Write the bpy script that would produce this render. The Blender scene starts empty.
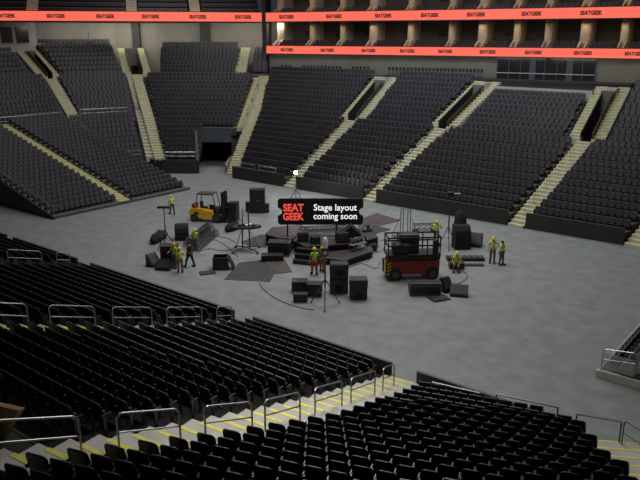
import bpy, math, random
import numpy as np
from mathutils import Vector, Matrix
random.seed(7); R = math.radians; PI = math.pi
SC = bpy.context.scene; COL = SC.collection

# ---------------------------------------------------------------- survey: camera of the photograph
F = 700.0; PITCH = math.atan2(205, F); YAW = R(38.5); CAM = (31.0, -38.5, 15.0)
RX, RY = math.cos(YAW), math.sin(YAW)          # camera right in plan
AX, AY = -math.sin(YAW), math.cos(YAW)         # camera forward in plan
def ray(px, py):
    x = (px-320)/F; y = -(py-240)/F; c, s = math.cos(PITCH), math.sin(PITCH)
    f = c+s*y; z = -s+c*y
    return (x*RX+f*AX, x*RY+f*AY, z)
def at(px, py, z=0.0):
    d = ray(px, py); t = (z-CAM[2])/d[2]
    return (CAM[0]+d[0]*t, CAM[1]+d[1]*t)
def proj(p):
    dx, dy, dz = p[0]-CAM[0], p[1]-CAM[1], p[2]-CAM[2]
    r = dx*RX+dy*RY; f = dx*AX+dy*AY; c, s = math.cos(PITCH), math.sin(PITCH)
    zz = c*f-s*dz; yy = s*f+c*dz
    return (320+F*r/zz, 240-F*yy/zz, zz)
def ppm(x, y, z=0): return F/proj((x, y, z))[2]
def in_view(p, m=50):
    a = proj(p); return a[2] > 1 and -m < a[0] < 640+m and -m < a[1] < 480+m

cam = bpy.data.cameras.new('camera'); co = bpy.data.objects.new('camera', cam); COL.objects.link(co)
cam.sensor_width = 36; cam.lens = 36*F/640; co.location = CAM; co.rotation_euler = (PI/2-PITCH, 0, YAW)
cam.clip_end = 400; SC.camera = co
SC.view_settings.view_transform = 'Standard'; SC.view_settings.look = 'None'; SC.view_settings.gamma = 1
SC.view_settings.use_curve_mapping = False; SC.view_settings.exposure = 0.0

# ---------------------------------------------------------------- materials
def mat(name, rgb, rough=.7, metal=0., noise=0., scale=3., emit=None, rgb2=None, spec=.5, detail=3, bump=0., bscale=40, alpha=1.):
    m = bpy.data.materials.new(name); m.use_nodes = True; nt = m.node_tree; b = nt.nodes['Principled BSDF']
    b.inputs['Base Color'].default_value = (*rgb, 1); b.inputs['Roughness'].default_value = rough
    b.inputs['Metallic'].default_value = metal; b.inputs['Specular IOR Level'].default_value = spec
    tc = nt.nodes.new('ShaderNodeTexCoord')
    if noise or rgb2:
        n = nt.nodes.new('ShaderNodeTexNoise'); n.inputs['Scale'].default_value = scale; n.inputs['Detail'].default_value = detail
        nt.links.new(tc.outputs['Object'], n.inputs['Vector'])
        cr = nt.nodes.new('ShaderNodeValToRGB'); cr.color_ramp.elements[0].position = .32; cr.color_ramp.elements[1].position = .68
        a = rgb2 or tuple(c*(1-noise) for c in rgb); c2 = rgb if rgb2 else tuple(min(1, c*(1+noise)) for c in rgb)
        cr.color_ramp.elements[0].color = (*a, 1); cr.color_ramp.elements[1].color = (*c2, 1)
        nt.links.new(n.outputs['Fac'], cr.inputs['Fac']); nt.links.new(cr.outputs['Color'], b.inputs['Base Color'])
    if bump:
        n2 = nt.nodes.new('ShaderNodeTexNoise'); n2.inputs['Scale'].default_value = bscale
        nt.links.new(tc.outputs['Object'], n2.inputs['Vector'])
        bp = nt.nodes.new('ShaderNodeBump'); bp.inputs['Strength'].default_value = bump
        nt.links.new(n2.outputs['Fac'], bp.inputs['Height']); nt.links.new(bp.outputs['Normal'], b.inputs['Normal'])
    if emit:
        b.inputs['Emission Color'].default_value = (*emit[0], 1); b.inputs['Emission Strength'].default_value = emit[1]
    if alpha < 1:
        b.inputs['Alpha'].default_value = alpha
    return m
M = dict(
    floor=mat('polished_concrete', (.225, .243, .238), .55, noise=.14, scale=1.1, detail=10, spec=.3),
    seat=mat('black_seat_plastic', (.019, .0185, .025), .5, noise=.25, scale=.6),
    seat_shaded=mat('shaded_seat_plastic', (.006, .0055, .006), .5, noise=.2, scale=5, spec=.4),  # seat plastic darkened: shade of the unlit near stands put into the colour
    top_highlight=mat('seat_top_highlight', (.12, .108, .108), .5, noise=.1), top_highlight_near=mat('near_seat_top_highlight', (.024, .023, .023), .45, noise=.1),  # paler rims: highlight lines along the seat tops painted as colour
    bracket=mat('seat_bracket_grey', (.026, .026, .028), .35, .3, noise=.1),
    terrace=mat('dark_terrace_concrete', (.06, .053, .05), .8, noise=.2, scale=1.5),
    lip=mat('terrace_edge_concrete', (.15, .14, .135), .7, noise=.2, scale=2),
    step=mat('pale_step_concrete', (.46, .45, .41), .8, noise=.12, scale=2),
    yellow=mat('yellow_nosing_paint', (.72, .66, .10), .6, noise=.1, scale=6),
    terrace_shaded=mat('shaded_terrace_concrete', (.009, .008, .0075), .9, noise=.2, scale=1.5),  # terrace concrete again, with the near stands' shade in its colour
    wallblack=mat('black_dasher_panel', (.022, .019, .017), .6, noise=.2, scale=1),
    coping=mat('dark_coping', (.06, .057, .055), .5, noise=.1),
    steel=mat('brushed_steel', (.55, .54, .52), .3, .9, noise=.1),
    steelmid=mat('dull_steel', (.22, .22, .22), .45, .6, noise=.1),
    steelnear=mat('worn_steel', (.34, .34, .33), .35, .8, noise=.1),
    steeldark=mat('dark_steel', (.09, .09, .09), .4, .7, noise=.1),
    olive=mat('olive_grey_plaster', (.145, .14, .115), .85, noise=.08, scale=.6),
    tan=mat('tan_plaster', (.21, .195, .165), .85, noise=.07, scale=.5),
    pale=mat('pale_plaster', (.40, .40, .375), .85, noise=.05, scale=.5),
    beige=mat('beige_partition', (.50, .40, .28), .8, noise=.06, scale=1),
    darkwall=mat('dark_painted_wall', (.030, .028, .027), .8, noise=.15, scale=1),
    brownwall=mat('brown_suite_wall', (.085, .065, .05), .8, noise=.15, scale=1),
    doorgrey=mat('grey_door_paint', (.16, .16, .155), .6, noise=.06),
    glass=mat('dark_glass', (.012, .013, .015), .25, noise=.1, spec=.6),
    slate=mat('slate_glass', (.07, .08, .09), .2, noise=.1, spec=.5),
    tempstep=mat('aluminium_step_edge', (.34, .33, .31), .5, .2, noise=.1),
    screen=mat('ribbon_screen', (.05, .01, .01), .5, noise=.01, emit=((1., .155, .10), .98)),
    ink=mat('black_lettering', (.01, .008, .01), .7, noise=.05),
)

# ---------------------------------------------------------------- mesh builder
class MB:
    def __init__(s): s.v = []; s.f = []
    def add(s, vs, fs):
        n = len(s.v); s.v += [tuple(p) for p in vs]; s.f += [tuple(i+n for i in f) for f in fs]; return s
    def box(s, c, d, rz=0, rx=0, ry=0, ch=0):
        hx, hy, hz = d[0]/2, d[1]/2, d[2]/2
        if ch <= 0:
            vs = [(x, y, z) for z in (-hz, hz) for x, y in ((-hx, -hy), (hx, -hy), (hx, hy), (-hx, hy))]
            fs = [(3, 2, 1, 0), (4, 5, 6, 7), (0, 1, 5, 4), (1, 2, 6, 5), (2, 3, 7, 6), (3, 0, 4, 7)]
        else:
            ch = min(ch, hx*.9, hy*.9, hz*.9); vs = []
            for z, k in ((-hz, ch), (-hz+ch, 0), (hz-ch, 0), (hz, ch)):
                a, b = hx-k, hy-k; e = ch if k == 0 else ch*.4
                vs += [(a-e, -b, z), (a, -b+e, z), (a, b-e, z), (a-e, b, z), (-a+e, b, z), (-a, b-e, z), (-a, -b+e, z), (-a+e, -b, z)]
            fs = [tuple(range(7, -1, -1)), tuple(range(24, 32))]
            for L in range(3):
                for i in range(8):
                    j = (i+1) % 8; fs.append((L*8+i, L*8+j, L*8+8+j, L*8+8+i))
        if rz or rx or ry:
            m = Matrix.Rotation(rz, 3, 'Z') @ Matrix.Rotation(ry, 3, 'Y') @ Matrix.Rotation(rx, 3, 'X')
            vs = [m @ Vector(p) for p in vs]
        return s.add([(p[0]+c[0], p[1]+c[1], p[2]+c[2]) for p in vs], fs)
    def prism(s, poly, z0, z1):                      # plan polygon extruded up; z1 may be a list
        n = len(poly); zz0 = z0 if isinstance(z0, (list, tuple)) else [z0]*n; zz1 = z1 if isinstance(z1, (list, tuple)) else [z1]*n
        area = sum(poly[i][0]*poly[(i+1) % n][1]-poly[(i+1) % n][0]*poly[i][1] for i in range(n))
        if area < 0: poly = poly[::-1]; zz0 = zz0[::-1]; zz1 = zz1[::-1]
        vs = [(p[0], p[1], z) for p, z in zip(poly, zz0)]+[(p[0], p[1], z) for p, z in zip(poly, zz1)]
        fs = [tuple(range(n-1, -1, -1)), tuple(range(n, 2*n))]+[(i, (i+1) % n, n+(i+1) % n, n+i) for i in range(n)]
        return s.add(vs, fs)
    def profile(s, pts, x0, x1):                     # y-z outline extruded along x
        n = len(pts); area = sum(pts[i][0]*pts[(i+1) % n][1]-pts[(i+1) % n][0]*pts[i][1] for i in range(n))
        if area < 0: pts = pts[::-1]
        vs = [(x0, p[0], p[1]) for p in pts]+[(x1, p[0], p[1]) for p in pts]
        fs = [tuple(range(n-1, -1, -1)), tuple(range(n, 2*n))]+[(i, (i+1) % n, n+(i+1) % n, n+i) for i in range(n)]
        return s.add(vs, fs)
    def front(s, pts, y0, y1):                       # x-z outline extruded along y
        n = len(pts); area = sum(pts[i][0]*pts[(i+1) % n][1]-pts[(i+1) % n][0]*pts[i][1] for i in range(n))
        if area < 0: pts = pts[::-1]
        vs = [(p[0], y0, p[1]) for p in pts]+[(p[0], y1, p[1]) for p in pts]
        fs = [tuple(range(n)), tuple(range(2*n-1, n-1, -1))]+[(i, n+i, n+(i+1) % n, (i+1) % n) for i in range(n)]
        return s.add(vs, fs)
    def tube(s, p, q, r, n=8, r2=None):
        p, q = Vector(p), Vector(q); d = (q-p)
        if d.length < 1e-6: return s
        d.normalize(); a = d.orthogonal().normalized(); b = d.cross(a); r2 = r if r2 is None else r2
        vs = [p+(a*math.cos(2*PI*i/n)+b*math.sin(2*PI*i/n))*r for i in range(n)]+[q+(a*math.cos(2*PI*i/n)+b*math.sin(2*PI*i/n))*r2 for i in range(n)]
        fs = [tuple(range(n-1, -1, -1)), tuple(range(n, 2*n))]+[(i, (i+1) % n, n+(i+1) % n, n+i) for i in range(n)]
        return s.add(vs, fs)
    def path(s, pts, r, n=6):
        for a, b in zip(pts, pts[1:]): s.tube(a, b, r, n)
        for a in pts[1:-1]: s.ball(a, r*1.02, 6, 4)
        return s
    def ball(s, c, r, n=12, m=8, sc=(1, 1, 1)):
        vs = [(c[0], c[1], c[2]+r*sc[2])]; fs = []
        for j in range(1, m):
            t = PI*j/m
            for i in range(n): vs.append((c[0]+r*sc[0]*math.sin(t)*math.cos(2*PI*i/n), c[1]+r*sc[1]*math.sin(t)*math.sin(2*PI*i/n), c[2]+r*sc[2]*math.cos(t)))
        vs.append((c[0], c[1], c[2]-r*sc[2])); L = len(vs)-1
        for i in range(n):
            fs.append((0, 1+i, 1+(i+1) % n)); fs.append((L, 1+(m-2)*n+(i+1) % n, 1+(m-2)*n+i))
            for j in range(m-2): fs.append((1+j*n+i, 1+(j+1)*n+i, 1+(j+1)*n+(i+1) % n, 1+j*n+(i+1) % n))
        return s.add(vs, fs)
    def lathe(s, prof, c=(0, 0, 0), n=16, axis='z'):
        vs = []; fs = []; m = len(prof)
        for r, z in prof:
            for i in range(n):
                a = 2*PI*i/n; p = (r*math.cos(a), r*math.sin(a), z)
                if axis == 'x': p = (z, r*math.cos(a), r*math.sin(a))
                if axis == 'y': p = (r*math.sin(a), z, r*math.cos(a))
                vs.append((p[0]+c[0], p[1]+c[1], p[2]+c[2]))
        for j in range(m-1):
            for i in range(n): fs.append((j*n+i, j*n+(i+1) % n, (j+1)*n+(i+1) % n, (j+1)*n+i))
        fs.append(tuple(range(n-1, -1, -1))); fs.append(tuple((m-1)*n+i for i in range(n)))
        return s.add(vs, fs)
    def mesh(s, name, m, smooth=False):
        me = bpy.data.meshes.new(name); me.from_pydata(s.v, [], s.f); me.materials.append(m)
        if smooth: me.shade_smooth()
        me.update(); return me
    def build(s, name, m, parent=None, smooth=False, loc=None, rz=0):
        o = bpy.data.objects.new(name, s.mesh(name, m, smooth)); COL.objects.link(o)
        if parent: o.parent = parent
        if loc: o.location = loc
        if rz: o.rotation_euler[2] = rz
        return o

def tag(o, label=None, cat=None, group=None, kind=None):
    if label: o['label'] = label
    if cat: o['category'] = cat
    if group: o['group'] = group
    if kind: o['kind'] = kind
    return o
def thing(name, label, cat, loc=(0, 0, 0), rz=0, group=None):
    o = bpy.data.objects.new(name, None); COL.objects.link(o); o.empty_display_size = .2
    o.location = (loc[0], loc[1], loc[2] if len(loc) > 2 else 0); o.rotation_euler[2] = rz
    return tag(o, label, cat, group)
def struct(o, label=None, cat=None, group=None): return tag(o, label, cat, group, 'structure')
ORD = ['zeroth', 'first', 'second', 'third', 'fourth', 'fifth', 'sixth', 'seventh', 'eighth', 'ninth', 'tenth', 'eleventh', 'twelfth', 'thirteenth', 'fourteenth', 'fifteenth', 'sixteenth', 'seventeenth', 'eighteenth', 'nineteenth', 'twentieth']
def ordn(n):
    if n <= 20: return ORD[n]
    t = {2: 'twenty', 3: 'thirty', 4: 'forty', 5: 'fifty'}[n//10]
    return t+'-'+ORD[n % 10] if n % 10 else {2: 'twentieth', 3: 'thirtieth', 4: 'fortieth', 5: 'fiftieth'}[n//10]
def lerp(a, b, t): return tuple(x+(y-x)*t for x, y in zip(a, b))

# ---------------------------------------------------------------- floor and ground
def slabobj(name, poly, z0, z1, m, label=None, cat=None): return struct(MB().prism(poly, z0, z1).build(name, m), label, cat)
slabobj('floor', [(-75, -48), (45, -48), (45, 60), (-75, 60)], -.3, 0, M['floor'], 'wide smooth grey concrete arena floor', 'floor')

# ---------------------------------------------------------------- seating bowl
SEATS = []      # (x, y, z, heading, block, row, seat, number in row)
def wall_seg(name, a, b, z0, z1, th, m, cop=True, label=None):
    d = Vector((b[0]-a[0], b[1]-a[1])); L = d.length; d.normalize(); n = Vector((-d.y, d.x))*th
    p = [a, b, (b[0]+n.x, b[1]+n.y), (a[0]+n.x, a[1]+n.y)]
    o = struct(MB().prism(p, z0, z1).build(name, m), label, 'wall')
    if cop:
        e = n.normalized()*.02
        p2 = [(a[0]-e.x, a[1]-e.y), (b[0]-e.x, b[1]-e.y), (b[0]+n.x+e.x, b[1]+n.y+e.y), (a[0]+n.x+e.x, a[1]+n.y+e.y)]
        MB().prism(p2, z1, z1+.05).build('coping', M['coping'], o)
    return o
def block(name, FL, FR, BR, BL, z0, z1, n, floor_z=0, pitch=.53, seats=True, seat_rows=None, label=None, lip=True, lipm=None, zf=None, tm=None):
    """stepped seating terrace; FL/FR front corners in plan (seen from the floor), BL/BR back corners"""
    tb = MB(); lb = MB(); rise = (z1-z0)/max(1, n-1)
    for i in range(n):
        t0, t1 = i/n, (i+1)/n; z = z0+rise*i if zf is None else zf(FL[1]+(BL[1]-FL[1])*t0)
        a, b = lerp(FL, BL, t0), lerp(FR, BR, t0); c, d = lerp(FR, BR, t1), lerp(FL, BL, t1)
        zb = max(floor_z, z-rise-.45) if i else max(floor_z, z-.9)
        tb.prism([a, b, c, d], zb, z)
        if lip:
            u = Vector((b[0]-a[0], b[1]-a[1])).normalized(); nn = Vector((-u.y, u.x)); back = Vector((d[0]-a[0], d[1]-a[1]))
            if nn.dot(back) < 0: nn = -nn
            o1 = nn*-.012; o2 = nn*.07
            lb.prism([(a[0]+o1.x, a[1]+o1.y), (b[0]+o1.x, b[1]+o1.y), (b[0]+o2.x, b[1]+o2.y), (a[0]+o2.x, a[1]+o2.y)], z-.10, z+.012)
        if seats and (seat_rows is None or i in seat_rows):
            t = (i+.62)/n; a, b = lerp(FL, BL, t), lerp(FR, BR, t); L = math.dist(a, b); k = int((L-.12)/pitch)
            u = ((b[0]-a[0])/L, (b[1]-a[1])/L); m0 = (L-k*pitch)/2
            nx, ny = -u[1], u[0]; back = (BL[0]-FL[0]+BR[0]-FR[0], BL[1]-FL[1]+BR[1]-FR[1])
            if nx*back[0]+ny*back[1] > 0: nx, ny = -nx, -ny
            h = math.atan2(-nx, ny)
            for j in range(k):
                s = m0+(j+.5)*pitch; SEATS.append((a[0]+u[0]*s, a[1]+u[1]*s, z, h, name, i, j, k))
    o = struct(tb.build('seating_terrace', tm or M['terrace']), label or 'dark stepped concrete terrace under the seats', 'terrace')
    if lip: lb.build('terrace_edge', lipm or M['lip'], o)
    return o
def stairs(A, zA, B, zB, w, n, label, base=None, zf=None, yw=.46, ym=.085):
    """n steps rising from plan point A (height zA) to B (height zB)"""
    d = Vector((B[0]-A[0], B[1]-A[1])); L = d.length; d.normalize(); s = Vector((d.y, -d.x)); sb = MB(); yb = MB(); rise = (zB-zA)/n
    for i in range(n):
        z = zA+rise*(i+1) if zf is None else zf(A[1]+(B[1]-A[1])*(i+.5)/n); p = Vector(A)+d*(L*i/n); q = Vector(A)+d*(L*(i+1)/n+.01)
        c = [tuple(p-s*w/2), tuple(p+s*w/2), tuple(q+s*w/2), tuple(q-s*w/2)]
        sb.prism(c, max(0, z-rise-.3) if base is None else max(base, z-rise-.3), z)
        e = p-d*.012; e2 = p+d*ym
        yb.prism([tuple(e-s*w*yw), tuple(e+s*w*yw), tuple(e2+s*w*yw), tuple(e2-s*w*yw)], z-.055, z+.008)
    o = struct(sb.build('aisle_stairs', M['step']), label, 'stairs', 'aisle stairs'); yb.build('step_nosing', M['yellow'], o)
    return o
def handrail(A, zA, B, zB, label, group, h=.95, r=.024, m=None, mid=True, name='aisle_handrail', pm=None, square=False):
    m = m or M['steel']; pm = pm or m; t = thing(name, label, 'handrail', (A[0], A[1], zA), 0, group)
    a = Vector((0, 0, 0)); b = Vector((B[0]-A[0], B[1]-A[1], zB-zA)); d = (b-a).normalized()*.12
    up = Vector((0, 0, h)); k = Vector((0, 0, .1))
    MB().tube(a, a+up-k, r, 8).build('post', pm, t); MB().tube(b, b+up-k, r, 8).build('post', pm, t)
    if square: MB().tube(a+up-k, b+up-k, r*1.2, 8).build('top_rail', m, t)
    else: MB().path([a+up-k, a+up+d*.7-k*.2, a+up+d*1.2, b+up-d*1.2, b+up-d*.7-k*.2, b+up-k], r, 8).build('top_rail', m, t)
    if mid: MB().tube(a+up*.52, b+up*.52, r*.8, 8).build('middle_rail', m, t)
    return t

# far side, straight blocks (front wall y=14.5)
ZC, ZM, ZT = .9, 5.9, 10.2
for (a, b, lab) in ((-23.4, -15.9, 'low black wall ahead of the far blocks, nearest the tunnel'), (-14.3, -6.0, 'low black wall of the far side behind the tripod work light'),
                    (-4.5, 8.5, 'low black wall of the far side, longest panel behind the stage'), (10.0, 17.6, 'low black wall of the far side, right-hand panel past the yellow stairs')):
    wall_seg('wall_far', (a, 14.5), (b, 14.5), 0, 1.25, .12, M['wallblack'], True, lab)
block('C1', (-22.9, 15.0), (-15.7, 15.0), (-15.7, 25), (-28.9, 25), ZC, ZM-.45, 11)
block('C1u', (-28.9, 25), (-16.6, 25), (-17.5, 33.6), (-34.6, 33.2), ZM, ZT, 10)
block('C2', (-14.3, 15.0), (-5.9, 15.0), (-4.4, 25), (-14.2, 25), ZC, ZM-.45, 11)
block('C2u', (-13.3, 25), (-5.2, 25), (-4.3, 33.4), (-14.3, 33.8), ZM, ZT, 10)
block('C3', (-4.6, 15.0), (8.5, 15.0), (9.9, 25), (-2.9, 25), ZC, ZM-.45, 11)
block('C3u', (-1.9, 25), (8.9, 25), (8.5, 31.0), (-1.2, 31.2), ZM, 8.85, 8)
block('C4', (10.1, 15.0), (17.6, 15.0), (20.3, 25), (11.5, 25), ZC, ZM-.45, 11)
block('C4u', (12.6, 25), (20.3, 25), (22.5, 33), (12.2, 33), ZM, ZT, 10)
def aisle(pb, pm, pt, lab, zb=0, zm=ZM, zt=ZT, w=1.35, gap=1.65, zh=None, nb=24, nt=18, rails=None):
    """lower stair, then a vomitory slot with a stair on each side"""
    stairs(pb, zb, pm, zm, w, nb, 'yellow-edged concrete stairs '+lab+', lower flight')
    d = Vector((pt[0]-pm[0], pt[1]-pm[1])); L = d.length; d.normalize(); s = Vector((d.y, -d.x)); P = Vector(pm)
    for k, nm in ((-1, 'left'), (1, 'right')):
        o = s*k*(gap-.62)
        stairs(tuple(P+o), zm, tuple(P+o+d*L), zt, 1.1, nt, 'yellow-edged concrete stairs '+lab+', upper flight '+nm+' of the entrance')
    wi = gap-1.2; v = thing('vomitory', 'dark sunken entrance ramp between the two upper flights '+lab, 'entrance', (0, 0, 0), 0, 'bowl entrances'); v['kind'] = 'structure'
    e = .72*L
    def q(a, b): p = P+d*a+s*b; return (p.x, p.y)
    MB().prism([q(.1, -wi), q(.1, wi), q(e, wi), q(e, -wi)], zm-1.2, zm-.25).build('ramp_floor', M['darkwall'], v)
    for k in (-1, 1):
        MB().prism([q(.1, k*wi), q(.1, k*(wi+.1)), q(e, k*(wi+.1)), q(e, k*wi)], zm-1.2, [zm+.75, zm+.75, zm+.75+(zt-zm)*.72, zm+.75+(zt-zm)*.72]).build('side_wall', M['wallblack'], v)
    zz = zm+(zt-zm)*.72
    MB().prism([q(e, -wi-.15), q(e, wi+.15), q(e+.5, wi+.15), q(e+.5, -wi-.15)], zz-1.4, zz+.95).build('header_wall', M['olive'], v)
    MB().prism([q(e+.5, -wi-.2), q(e+.5, wi+.2), q(L, wi+.2), q(L, -wi-.2)], zz-.6, zt-.05).build('landing', M['step'], v)
    if rails:
        Lb = math.dist(pb, pm); n = rails
        for i in range(n):
            t0 = .12+.86*i/n; t1 = t0+.62/n
            a, b = lerp(pb, pm, t0), lerp(pb, pm, t1)
            handrail(a, zb+(zm-zb)*t0, b, zb+(zm-zb)*t1, ordn(i+1)+' thin handrail up '+lab, 'far side aisle handrails', r=.02, mid=False)
aisle((-15.1, 14.3), (-14.95, 24.9), (-15.9, 33.4), 'on the far side, nearest the tunnel', rails=5)
aisle((-5.25, 14.3), (-3.65, 24.9), (-2.7, 33.0), 'on the far side, behind the stage', rails=5)
aisle((9.25, 14.3), (10.75, 24.9), (10.3, 33.0), 'on the far side, behind the two standing workers', rails=5)
stairs((18.35, 14.3), 0, (21, 25), ZM, 1.35, 24, 'yellow-edged concrete stairs at the far end of the far side, cut by the picture edge')
# ledge over the third block
struct(MB().prism([(-1.4, 31.35), (8.9, 31.15), (8.9, 31.55), (-1.4, 31.75)], 8.0, 9.85).build('wall_ledge', M['pale']), 'pale ledge along the top of the far block', 'wall')
struct(MB().prism([(-1.2, 31.65), (8.9, 31.45), (9.4, 36), (-1.0, 36.6)], 8.6, 9.5).build('floor_terrace', M['darkwall']), 'dark floor strip behind the pale ledge', 'floor')

# corner and end blocks
block('B3', (-31.2, 11.9), (-28.5, 14.0), (-32.0, 18.5), (-36.6, 15.2), 1.4, 4.1, 7, 0)
block('B3m', (-36.8, 15.4), (-28.95, 20.7), (-34.6, 29.9), (-46.6, 21.7), 4.4, 9.5, 12, 3.4)
block('B3u', (-45.6, 23.4), (-36.7, 28.9), (-41.2, 34.4), (-50.0, 27.4), 9.9, 13.3, 8, 8)
block('B2', (-36.0, 7.7), (-34.2, 11.0), (-41.4, 15.4), (-43.9, 7.8), 1.4, 5.2, 9, 0)
block('B2m', (-44.0, 9.4), (-41.4, 15.5), (-48.6, 20.2), (-52.0, 12.2), 5.7, 9.4, 9, 4)
block('B2u', (-52.3, 13.2), (-49.0, 20.2), (-55.3, 22.9), (-58.6, 13.5), 9.8, 13.7, 8, 8)
block('B1', (-44.0, -5), (-44.0, 7.9), (-52.2, 10.4), (-52.3, -5), 5.7, 9.6, 9, 4)
block('B1u', (-52.4, -5), (-52.3, 9.2), (-58.1, 9.9), (-58.1, -5), 9.9, 12.7, 6, 8)
wall_seg('wall_corner', (-31.4, 11.4), (-28.3, 13.8), 0, 1.5, .12, M['wallblack'], True, 'low black wall beside the tunnel, under the corner block')
wall_seg('wall_end', (-36.3, 7.4), (-34.0, 11.4), 0, 1.5, .12, M['wallblack'], True, 'low black wall behind the end of the temporary seating')
wall_seg('wall_corner', (-34.0, 11.4), (-31.4, 11.4), 0, 1.4, .12, M['wallblack'], True, 'short black wall at the foot of the double stairs')
aisle((-40.3, 7.8), (-52.2, 11.3), (-58.3, 11.9), 'at the end, above the temporary seating', zb=3.7, zm=9.7, zt=13.0, nb=22, nt=12, gap=1.5)
stairs((-33.4, 11.6), 1.4, (-42.3, 17.2), 5.9, 1.2, 14, 'grey lower stairs beside the yellow-edged stairs of the corner')
stairs((-32.2, 11.9), 1.4, (-48.0, 21.4), 9.8, 1.25, 36, 'yellow-edged concrete stairs of the corner, long lower flight')
stairs((-43, 17.7), 6.0, (-48.6, 20.9), 9.8, 1.1, 14, 'yellow-edged concrete stairs of the corner, flight above the grey one')
aisle((-47.6, 21.3), (-48.3, 21.75), (-54.6, 25.6), 'of the corner, top flights', zb=9.6, zm=9.9, zt=13.2, nb=1, nt=14, gap=1.9)
# corner tunnel
tn = thing('tunnel_portal', 'dark vehicle tunnel mouth in the corner of the bowl', 'tunnel', (0, 0, 0)); tn['kind'] = 'structure'
TL, TR = (-31.4, 16.5), (-28.1, 19.1); ou = (-.62, .785)
MB().prism([TL, TR, (TR[0]+ou[0]*.25, TR[1]+ou[1]*.25), (TL[0]+ou[0]*.25, TL[1]+ou[1]*.25)], 2.95, 4.35).build('portal_header', M['slate'], tn)
MB().prism([(-28.4, 13.9), (-28.2, 14.05), (-31.2, 16.7), (-31.45, 16.5)], 0, [1.5, 1.5, 4.3, 4.3]).build('side_wall', M['wallblack'], tn)
def off(p, k): return (p[0]+ou[0]*k, p[1]+ou[1]*k)
MB().prism([off(TL, .1), off(TL, 10), (off(TL, 10)[0]-.2, off(TL, 10)[1]-.2), (off(TL, .1)[0]-.2, off(TL, .1)[1]-.2)], 0, 3).build('tunnel_wall', M['darkwall'], tn)
MB().prism([off(TR, .1), off(TR, 10), (off(TR, 10)[0]+.2, off(TR, 10)[1]+.2), (off(TR, .1)[0]+.2, off(TR, .1)[1]+.2)], 0, 3).build('tunnel_wall', M['darkwall'], tn)
MB().prism([off(TL, 10), off(TR, 10), off(TR, 10.2), off(TL, 10.2)], 0, 3).build('tunnel_end', M['darkwall'], tn)
MB().prism([off(TL, .1), off(TR, .1), off(TR, 10), off(TL, 10)], 3.0, 3.2).build('tunnel_roof', M['darkwall'], tn)
# corner double stairs right of the tunnel
stairs((-29.1, 21.3), 4.2, (-34.95, 31.2), 9.8, 1.25, 26, 'wide yellow-edged corner stairs beside the tunnel, left-hand lane')
stairs((-24.3, 15.5), .1, (-33.85, 32.0), 9.8, 1.55, 44, 'wide yellow-edged corner stairs beside the tunnel, right-hand lane')
struct(MB().prism([(-26.3, 16.2), (-24.9, 15.2), (-28.0, 19.2), (-28.3, 19.0)], 0, [1.0, 1.0, 1.3, 1.3]).build('wall_corner', M['tan']), 'tan wall at the foot of the wide corner stairs', 'wall')
for i in range(6):
    a = lerp((-25.2, 15.8), (-34.5, 31.6), i/6); b = lerp((-25.2, 15.8), (-34.5, 31.6), (i+.93)/6)
    handrail(a, .4+9.3*i/6, b, .4+9.3*(i+.93)/6, ordn(i+1)+' dark handrail up the middle of the wide corner stairs', 'corner stair handrails', m=M['steeldark'], mid=False)
stairs((-36.4, 29.2), 9.8, (-40.9, 35.0), 13.3, 1.5, 14, 'upper yellow-edged stairs at the right of the corner block')
block('Bx', (-35.1, 30.2), (-34.0, 31.8), (-38.0, 36.6), (-40.0, 35.7), 10.0, 12.6, 7, 8)

# temporary retractable seating on the floor at the end, aisle on the axis
def temp(sx, nrow, z1, x0, x1, tag_):
    y = 7.5
    if sx < 0:
        block('T1', (x0, -y), (x0, -.6), (x1, -.6), (x1, -y), .25, z1, nrow, 0, lipm=M['tempstep'])
        block('T2', (x0, .6), (x0, y), (x1, y), (x1, .6), .25, z1, nrow, 0, lipm=M['tempstep'])
        stairs((x0, 0), 0, (x1, 0), z1, 1.2, nrow*2, 'yellow-edged centre stairs of the temporary seating')
temp(-1, 24, 5.6, -22.5, -44.0, 'end')
struct(MB().prism([(-22.3, -7.7), (-22.5, -7.7), (-44, -7.7), (-44, -7.55), (-22.3, -7.55)], 0, [.25, .25, 5.4, 5.4, .25]).build('trim_side', M['wallblack']), 'black side skirt of the temporary seating', 'skirt')
struct(MB().prism([(-22.42, -7.6), (-22.42, 7.6), (-22.5, 7.6), (-22.5, -7.6)], 0, .24).build('trim_front', M['coping']), 'low kick board along the front of the temporary seating', 'board')
for i in range(12):
    t0 = i/12*.52; t1 = t0+.035
    a = (-22.6-21*t0, -7.45); b = (-22.6-21*t1, -7.45)
    handrail(a, .3+5.2*t0, b, .3+5.2*t1, ordn(i+1)+' small guard frame back along the side of the temporary seating', 'side guards of the temporary seating', r=.018, h=.9)
# temporary seating at the near end (only its corner shows)
block('T3', (22.9, 2.0), (22.9, -7.8), (27.8, -7.8), (27.8, 2.0), .35, 1.7, 6, 0, lipm=M['pale'])
for i in range(3):
    a = (23.0+i*1.5, -7.9); b = (23.0+i*1.5+1.42, -7.9)
    t = handrail(a, .35+.25*i, b, .35+.25*i+.2, ordn(i+1)+' steel guard rail with clear panel from the corner of the near platform', 'guard rails of the near platform', h=1.05)
    MB().prism([(.04, -.01), (1.38, -.01), (1.38, .01), (.04, .01)], .12, .9).build('panel', mat('clear_panel', (.5, .52, .52), .2, alpha=.35), t)
struct(MB().prism([(22.8, -8.0), (28, -8.0), (28, -7.8), (22.8, -7.8)], 0, .34).build('trim_skirt', M['step']), 'pale skirt of the near platform', 'skirt')

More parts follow.
